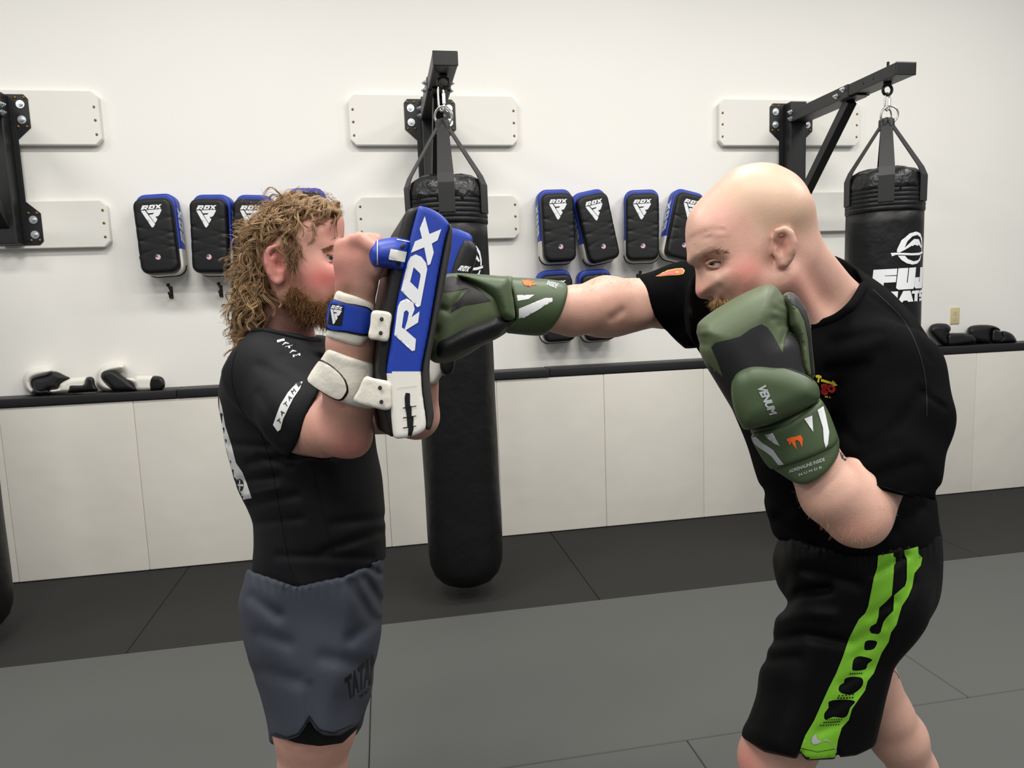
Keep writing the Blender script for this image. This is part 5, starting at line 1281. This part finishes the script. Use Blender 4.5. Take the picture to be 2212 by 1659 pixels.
FG.print('black_edge', bvGt, [z4([(655, 160), (682, 142), (715, 152), (748, 192), (782, 252), (801, 332), (808, 420), (817, 520), (825, 612), (812, 630), (800, 520), (790, 400), (770, 300), (735, 230), (700, 205), (680, 190)])], M_glblk, thb, 5, 0.0009)
cpad = Poly2(z4([(352, 640), (385, 585), (430, 556), (480, 546), (560, 550), (640, 565), (700, 582), (780, 615), (830, 650), (855, 690), (860, 740), (850, 762), (800, 800), (700, 850), (560, 905), (470, 924), (430, 926), (395, 890), (362, 810), (346, 720)]), 4)
cpo, bvC = FG.grow('cuff_pad', lambda p: pillow(p, cpad, 1.095, 0.066, 0.030), pxbox(1570, 770, 1785, 935, 0.99, 1.20), 0.003, M_green2)
FG.print('pad_piping', bvC, [np.concatenate([catmull(z4([(352, 650), (385, 592), (430, 563), (480, 553), (560, 557), (640, 572), (700, 589), (780, 622), (828, 656)]), 4, False), catmull(z4([(352, 642), (385, 586), (430, 557), (480, 547), (560, 551), (640, 566), (700, 583), (780, 616), (830, 650)]), 4, False)[::-1]])], M_glblk, cpo, 5, 0.001)
FG.print('pad_lettering', bvC, quadmap(text_polys('VENUM', 0.045, 0.25, 0.9), z4([(545, 672), (612, 838), (572, 858), (495, 690)])), M_silver, cpo, 4)
strp = Poly2(z4([(455, 985), (480, 948), (560, 930), (640, 912), (720, 865), (790, 815), (858, 757), (885, 785), (915, 840), (950, 930), (966, 985), (940, 1030), (880, 1060), (800, 1095), (700, 1130), (590, 1160), (560, 1150), (520, 1110), (480, 1045)]), 3)
fa2, fb2 = (1705, 905, 1.115), (1772, 1035, 1.10)
so, bvSt = FG.grow('wrist_strap', lambda p: smax(cone(p, fa2, fb2, 92, 86), strp(p.U, p.V)*p.s, 0.007), pxbox(1600, 840, 1830, 1040, 0.98, 1.24), 0.003, M_green2)
cufs = Poly2(z4([(430, 925), (560, 905), (800, 800), (860, 745), (960, 960), (972, 1010), (966, 1075), (930, 1140), (880, 1195), (800, 1243), (740, 1246), (690, 1226), (620, 1180), (575, 1150), (470, 1030)]), 3)
cu, bvCu = FG.grow('inner_cuff', lambda p: smax(cone(p, fa2, (1780, 1050, 1.10), 84, 79), cufs(p.U, p.V)*p.s, 0.007), pxbox(1600, 840, 1830, 1060, 0.98, 1.24), 0.003, M_green2)
for q in ([(470, 978), (490, 972), (530, 1010), (590, 1048), (618, 1090), (652, 1132), (620, 1136), (580, 1085), (540, 1055), (500, 1030), (474, 1005)], [(540, 962), (586, 950), (630, 1028), (596, 1012), (560, 985)]):
    FG.print('silver_slash', bvSt, [z4(q)], M_silver, so, 4)
for q in ([(768, 868), (814, 850), (820, 944)], [(844, 818), (878, 796), (892, 850), (912, 945), (905, 1015), (892, 1036), (882, 1000), (876, 920)]):
    FG.print('white_slash', bvSt, [z4(q)], M_white, so, 4)
FG.print('snake_emblem', bvSt, [z4([(668, 985), (690, 975), (716, 972), (748, 962), (760, 985), (758, 1035), (750, 1020), (742, 1000), (726, 990), (716, 996), (722, 1030), (728, 1048), (705, 1020), (694, 1000), (690, 1018), (676, 1012), (684, 1002), (670, 1000)])], M_orange, so, 3)
FG.print('cuff_lettering', bvCu, quadmap(text_polys('ADRENALINE INSIDE', 0.02), z4([(678, 1164), (884, 1092), (888, 1112), (684, 1182)])), M_silver, cu, 3)
FG.print('cuff_lettering_row', bvCu, quadmap(text_polys('N U M D R', 0.02), z4([(736, 1186), (870, 1140), (873, 1154), (740, 1200)])), M_silver, cu, 3)

# ================================================================== olive glove landing on the pad
bw = c2w([c3(1160, 725, 1.45)])[0]
g2 = thing('boxing_glove', 'olive and black boxing glove landing on the kick pad', 'boxing glove', tuple(bw))
F2 = Fig(g2, bw)
zz_ = lambda pts: z(pts, 920, 480, 5.184)
ZG = 1.385
SO = Poly2([(912, 660), (928, 612), (955, 594), (990, 590), (1030, 592), (1080, 596), (1112, 602), (1114, 660), (1110, 700), (1085, 725), (1040, 748), (1000, 772), (960, 785), (930, 778), (914, 740)], 4)
def g2shell(p):
    d = lens(p, SO, ZG, 0.07, 0.055, a=0.0003, o=(1000, 690))
    for q, am in (([(0, 1200), (120, 1190)], .003), ([(10, 1250), (110, 1240)], .003), ([(40, 1000), (160, 960), (250, 1000)], .004), ([(300, 960), (430, 780)], .004)): d = d+fold(p, zz_(q), 7, am)
    return d
sh2, bv2 = F2.grow('shell', g2shell, pxbox(890, 570, 1140, 810, 1.25, 1.50), 0.0034, M_green)
F2.print('black_panel', bv2, [zz_([(150, 640), (300, 605), (420, 640), (560, 720), (700, 850), (730, 880), (560, 910), (430, 930), (280, 1010), (300, 930), (380, 860), (480, 740), (300, 775), (210, 785), (150, 720)])], M_glblk, sh2, 5)
TB = Poly2(zz_([(95, 1420), (120, 1300), (230, 1220), (400, 1130), (620, 1060), (790, 1000), (850, 1020), (900, 1090), (1000, 1100), (900, 1190), (840, 1260), (740, 1310), (600, 1370), (430, 1450), (250, 1520), (140, 1520)]), 4)
F2.grow('thumb', lambda p: lens(p, TB, ZG-0.035, 0.045, 0.036, a=0.0003, o=(1000, 720)), pxbox(915, 650, 1130, 800, 1.24, 1.50), 0.0034, M_glblk)
CP = Poly2(zz_([(340, 590), (430, 575), (600, 588), (880, 612), (930, 640), (960, 760), (985, 900), (1000, 1050), (980, 1095), (880, 1100), (830, 1060), (790, 960), (740, 880), (650, 790), (540, 700), (420, 630)]), 4)
F2.grow('cuff_pad', lambda p: pillow(p, CP, ZG+0.008, 0.070, 0.03, a=0.0002, o=(1060, 680)), pxbox(970, 580, 1130, 710, 1.25, 1.53), 0.0032, M_green2)
CF = Poly2(zz_([(890, 615), (980, 612), (1200, 615), (1350, 622), (1480, 645), (1560, 680), (1590, 740), (1575, 860), (1530, 1000), (1470, 1110), (1390, 1210), (1330, 1262), (1240, 1278), (1080, 1262), (960, 1248), (900, 1235), (870, 1150), (1000, 1090), (985, 900), (955, 740)]), 4)
c2, bvc2 = F2.grow('wrist_cuff', lambda p: smax(cone(p, (1080, 662, 1.425), (1250, 668, 1.48), 68, 60), CF(p.U, p.V)*p.s, 0.008), pxbox(1070, 590, 1240, 740, 1.32, 1.58), 0.0032, M_green2)
F2.print('snake_emblem', bvc2, [zz_([(1070, 645), (1180, 648), (1150, 660), (1225, 655), (1180, 680), (1255, 700), (1190, 705), (1160, 722), (1100, 705)])], M_orange, c2, 3)
for q in ([(1018, 818), (1215, 812), (1150, 860), (1028, 882)], [(1040, 968), (1330, 850), (1415, 848), (1418, 885), (1250, 985), (1100, 1070), (1042, 1078)]):
    F2.print('white_slash', bvc2, [zz_(q)], M_white, c2, 4)
F2.print('cuff_lettering', bvc2, quadmap(text_polys('INSIDE', 0.02), zz_([(1370, 650), (1490, 690), (1460, 745), (1350, 700)])), M_silver, c2, 3)

# ================================================================== gloves lying on the ledge
LZ = 1.037
def ledge_glove(name, label, polys, cx, cyv, grp, Y):
    q = PY(cx, cyv, Y); base = np.array([q[0], Y, LZ])
    t = thing('boxing_glove', label, 'boxing glove', tuple(base), group=grp); F = Fig(t, base)
    z0 = (q-CAM)@FW
    for (nm, pts, m, dz, T, R) in polys:
        P = Poly2(pts, 4); lo_, hi_ = P.poly.min(0)-8, P.poly.max(0)+8
        F.grow(nm, lambda p, P=P, dz=dz, T=T, R=R: lens(p, P, z0+dz, T, R), pxbox(lo_[0], lo_[1], hi_[0], hi_[1], z0+dz-T-.03, z0+dz+T+.03), 0.0045, m)
    return t
g1 = lambda pts: z(pts, 40, 770, 6.506)
M_gw = M_padwht
ledge_glove('a', 'white boxing glove with black palm lying on the ledge, left of the pair', [
    ('shell', g1([(60, 330), (90, 240), (160, 180), (280, 155), (400, 150), (470, 180), (470, 220), (400, 270), (280, 300), (190, 340), (190, 420), (220, 470), (200, 530), (140, 510), (80, 440)]), M_gw, 0.0, 0.06, 0.03),
    ('palm', g1([(180, 340), (250, 300), (400, 270), (470, 210), (560, 220), (660, 270), (730, 305), (640, 340), (570, 400), (560, 470), (430, 470), (340, 520), (230, 530), (200, 450)]), M_glblk, -0.01, 0.05, 0.03),
    ('thumb', g1([(200, 470), (240, 440), (300, 470), (400, 460), (460, 520), (300, 540), (220, 535)]), M_plast, -0.035, 0.025, 0.015),
    ('cuff', g1([(555, 440), (570, 390), (640, 340), (740, 305), (880, 290), (960, 290), (950, 400), (900, 500), (560, 515), (440, 515), (430, 470)]), M_gw, -0.01, 0.045, 0.025),
    ('wrist_strap', g1([(700, 420), (720, 392), (920, 385), (935, 320), (970, 288), (1030, 285), (1065, 320), (1080, 400), (1112, 450), (1110, 490), (1000, 500), (710, 515), (692, 470)]), M_plast, -0.025, 0.04, 0.02)], 125, 850, 'white and black gloves on the ledge', DP+0.085)
ledge_glove('b', 'white boxing glove with black palm lying on the ledge, right of the pair', [
    ('shell', g1([(1090, 300), (1120, 200), (1200, 130), (1330, 95), (1450, 92), (1505, 130), (1480, 190), (1400, 215), (1280, 240), (1210, 300), (1300, 420), (1340, 480), (1200, 485), (1110, 430), (1080, 360)]), M_gw, 0.01, 0.06, 0.03),
    ('palm', g1([(1145, 270), (1170, 210), (1250, 180), (1350, 195), (1450, 260), (1560, 340), (1640, 420), (1660, 485), (1500, 492), (1340, 485), (1240, 400), (1160, 320)]), M_glblk, -0.02, 0.05, 0.03),
    ('cuff', g1([(1500, 310), (1620, 300), (1650, 275), (1840, 268), (1900, 280), (1880, 400), (1860, 480), (1660, 485), (1620, 400)]), M_gw, -0.01, 0.045, 0.025),
    ('cuff_opening', g1([(1820, 400), (1830, 320), (1880, 275), (1980, 275), (2040, 310), (2062, 380), (2050, 440), (1980, 480), (1880, 485), (1835, 450)]), M_plast, -0.015, 0.04, 0.02)], 285, 840, 'white and black gloves on the ledge', DP+0.085)
g3 = lambda pts: z(pts, 2000, 650, 10.434)
ledge_glove('c', 'black boxing glove lying on the ledge, partly behind the bald man', [
    ('shell', g3([(60, 700), (100, 560), (220, 510), (350, 505), (470, 520), (550, 580), (560, 650), (520, 740), (510, 850), (530, 920), (500, 1000), (400, 1000), (250, 900)]), M_padblk, 0.0, 0.06, 0.04),
    ('cuff', g3([(480, 760), (560, 725), (700, 722), (840, 718), (920, 745), (1060, 760), (1140, 860), (1140, 920), (1050, 960), (800, 1000), (520, 1020), (470, 900)]), M_plast, -0.005, 0.045, 0.025)], 2060, 745, 'black gloves on the ledge', DP+0.085)
ledge_glove('d', 'black boxing glove lying on the ledge below the outlet, rightmost', [
    ('shell', g3([(930, 700), (940, 620), (1020, 565), (1180, 540), (1380, 540), (1520, 560), (1620, 600), (1700, 670), (1600, 640), (1500, 650), (1460, 750), (1470, 880), (1420, 960), (1250, 960), (1050, 900), (960, 800)]), M_padblk, 0.0, 0.06, 0.04),
    ('palm', g3([(1460, 760), (1480, 660), (1560, 610), (1680, 670), (1780, 760), (1850, 900), (1700, 950), (1480, 930)]), M_plast, 0.0, 0.045, 0.025),
    ('cuff', g3([(1700, 690), (1780, 680), (1900, 720), (1980, 780), (2040, 880), (2040, 920), (1900, 950), (1700, 950), (1500, 930), (1700, 860)]), M_padblk, -0.005, 0.045, 0.025)], 2150, 740, 'black gloves on the ledge', DP+0.085)
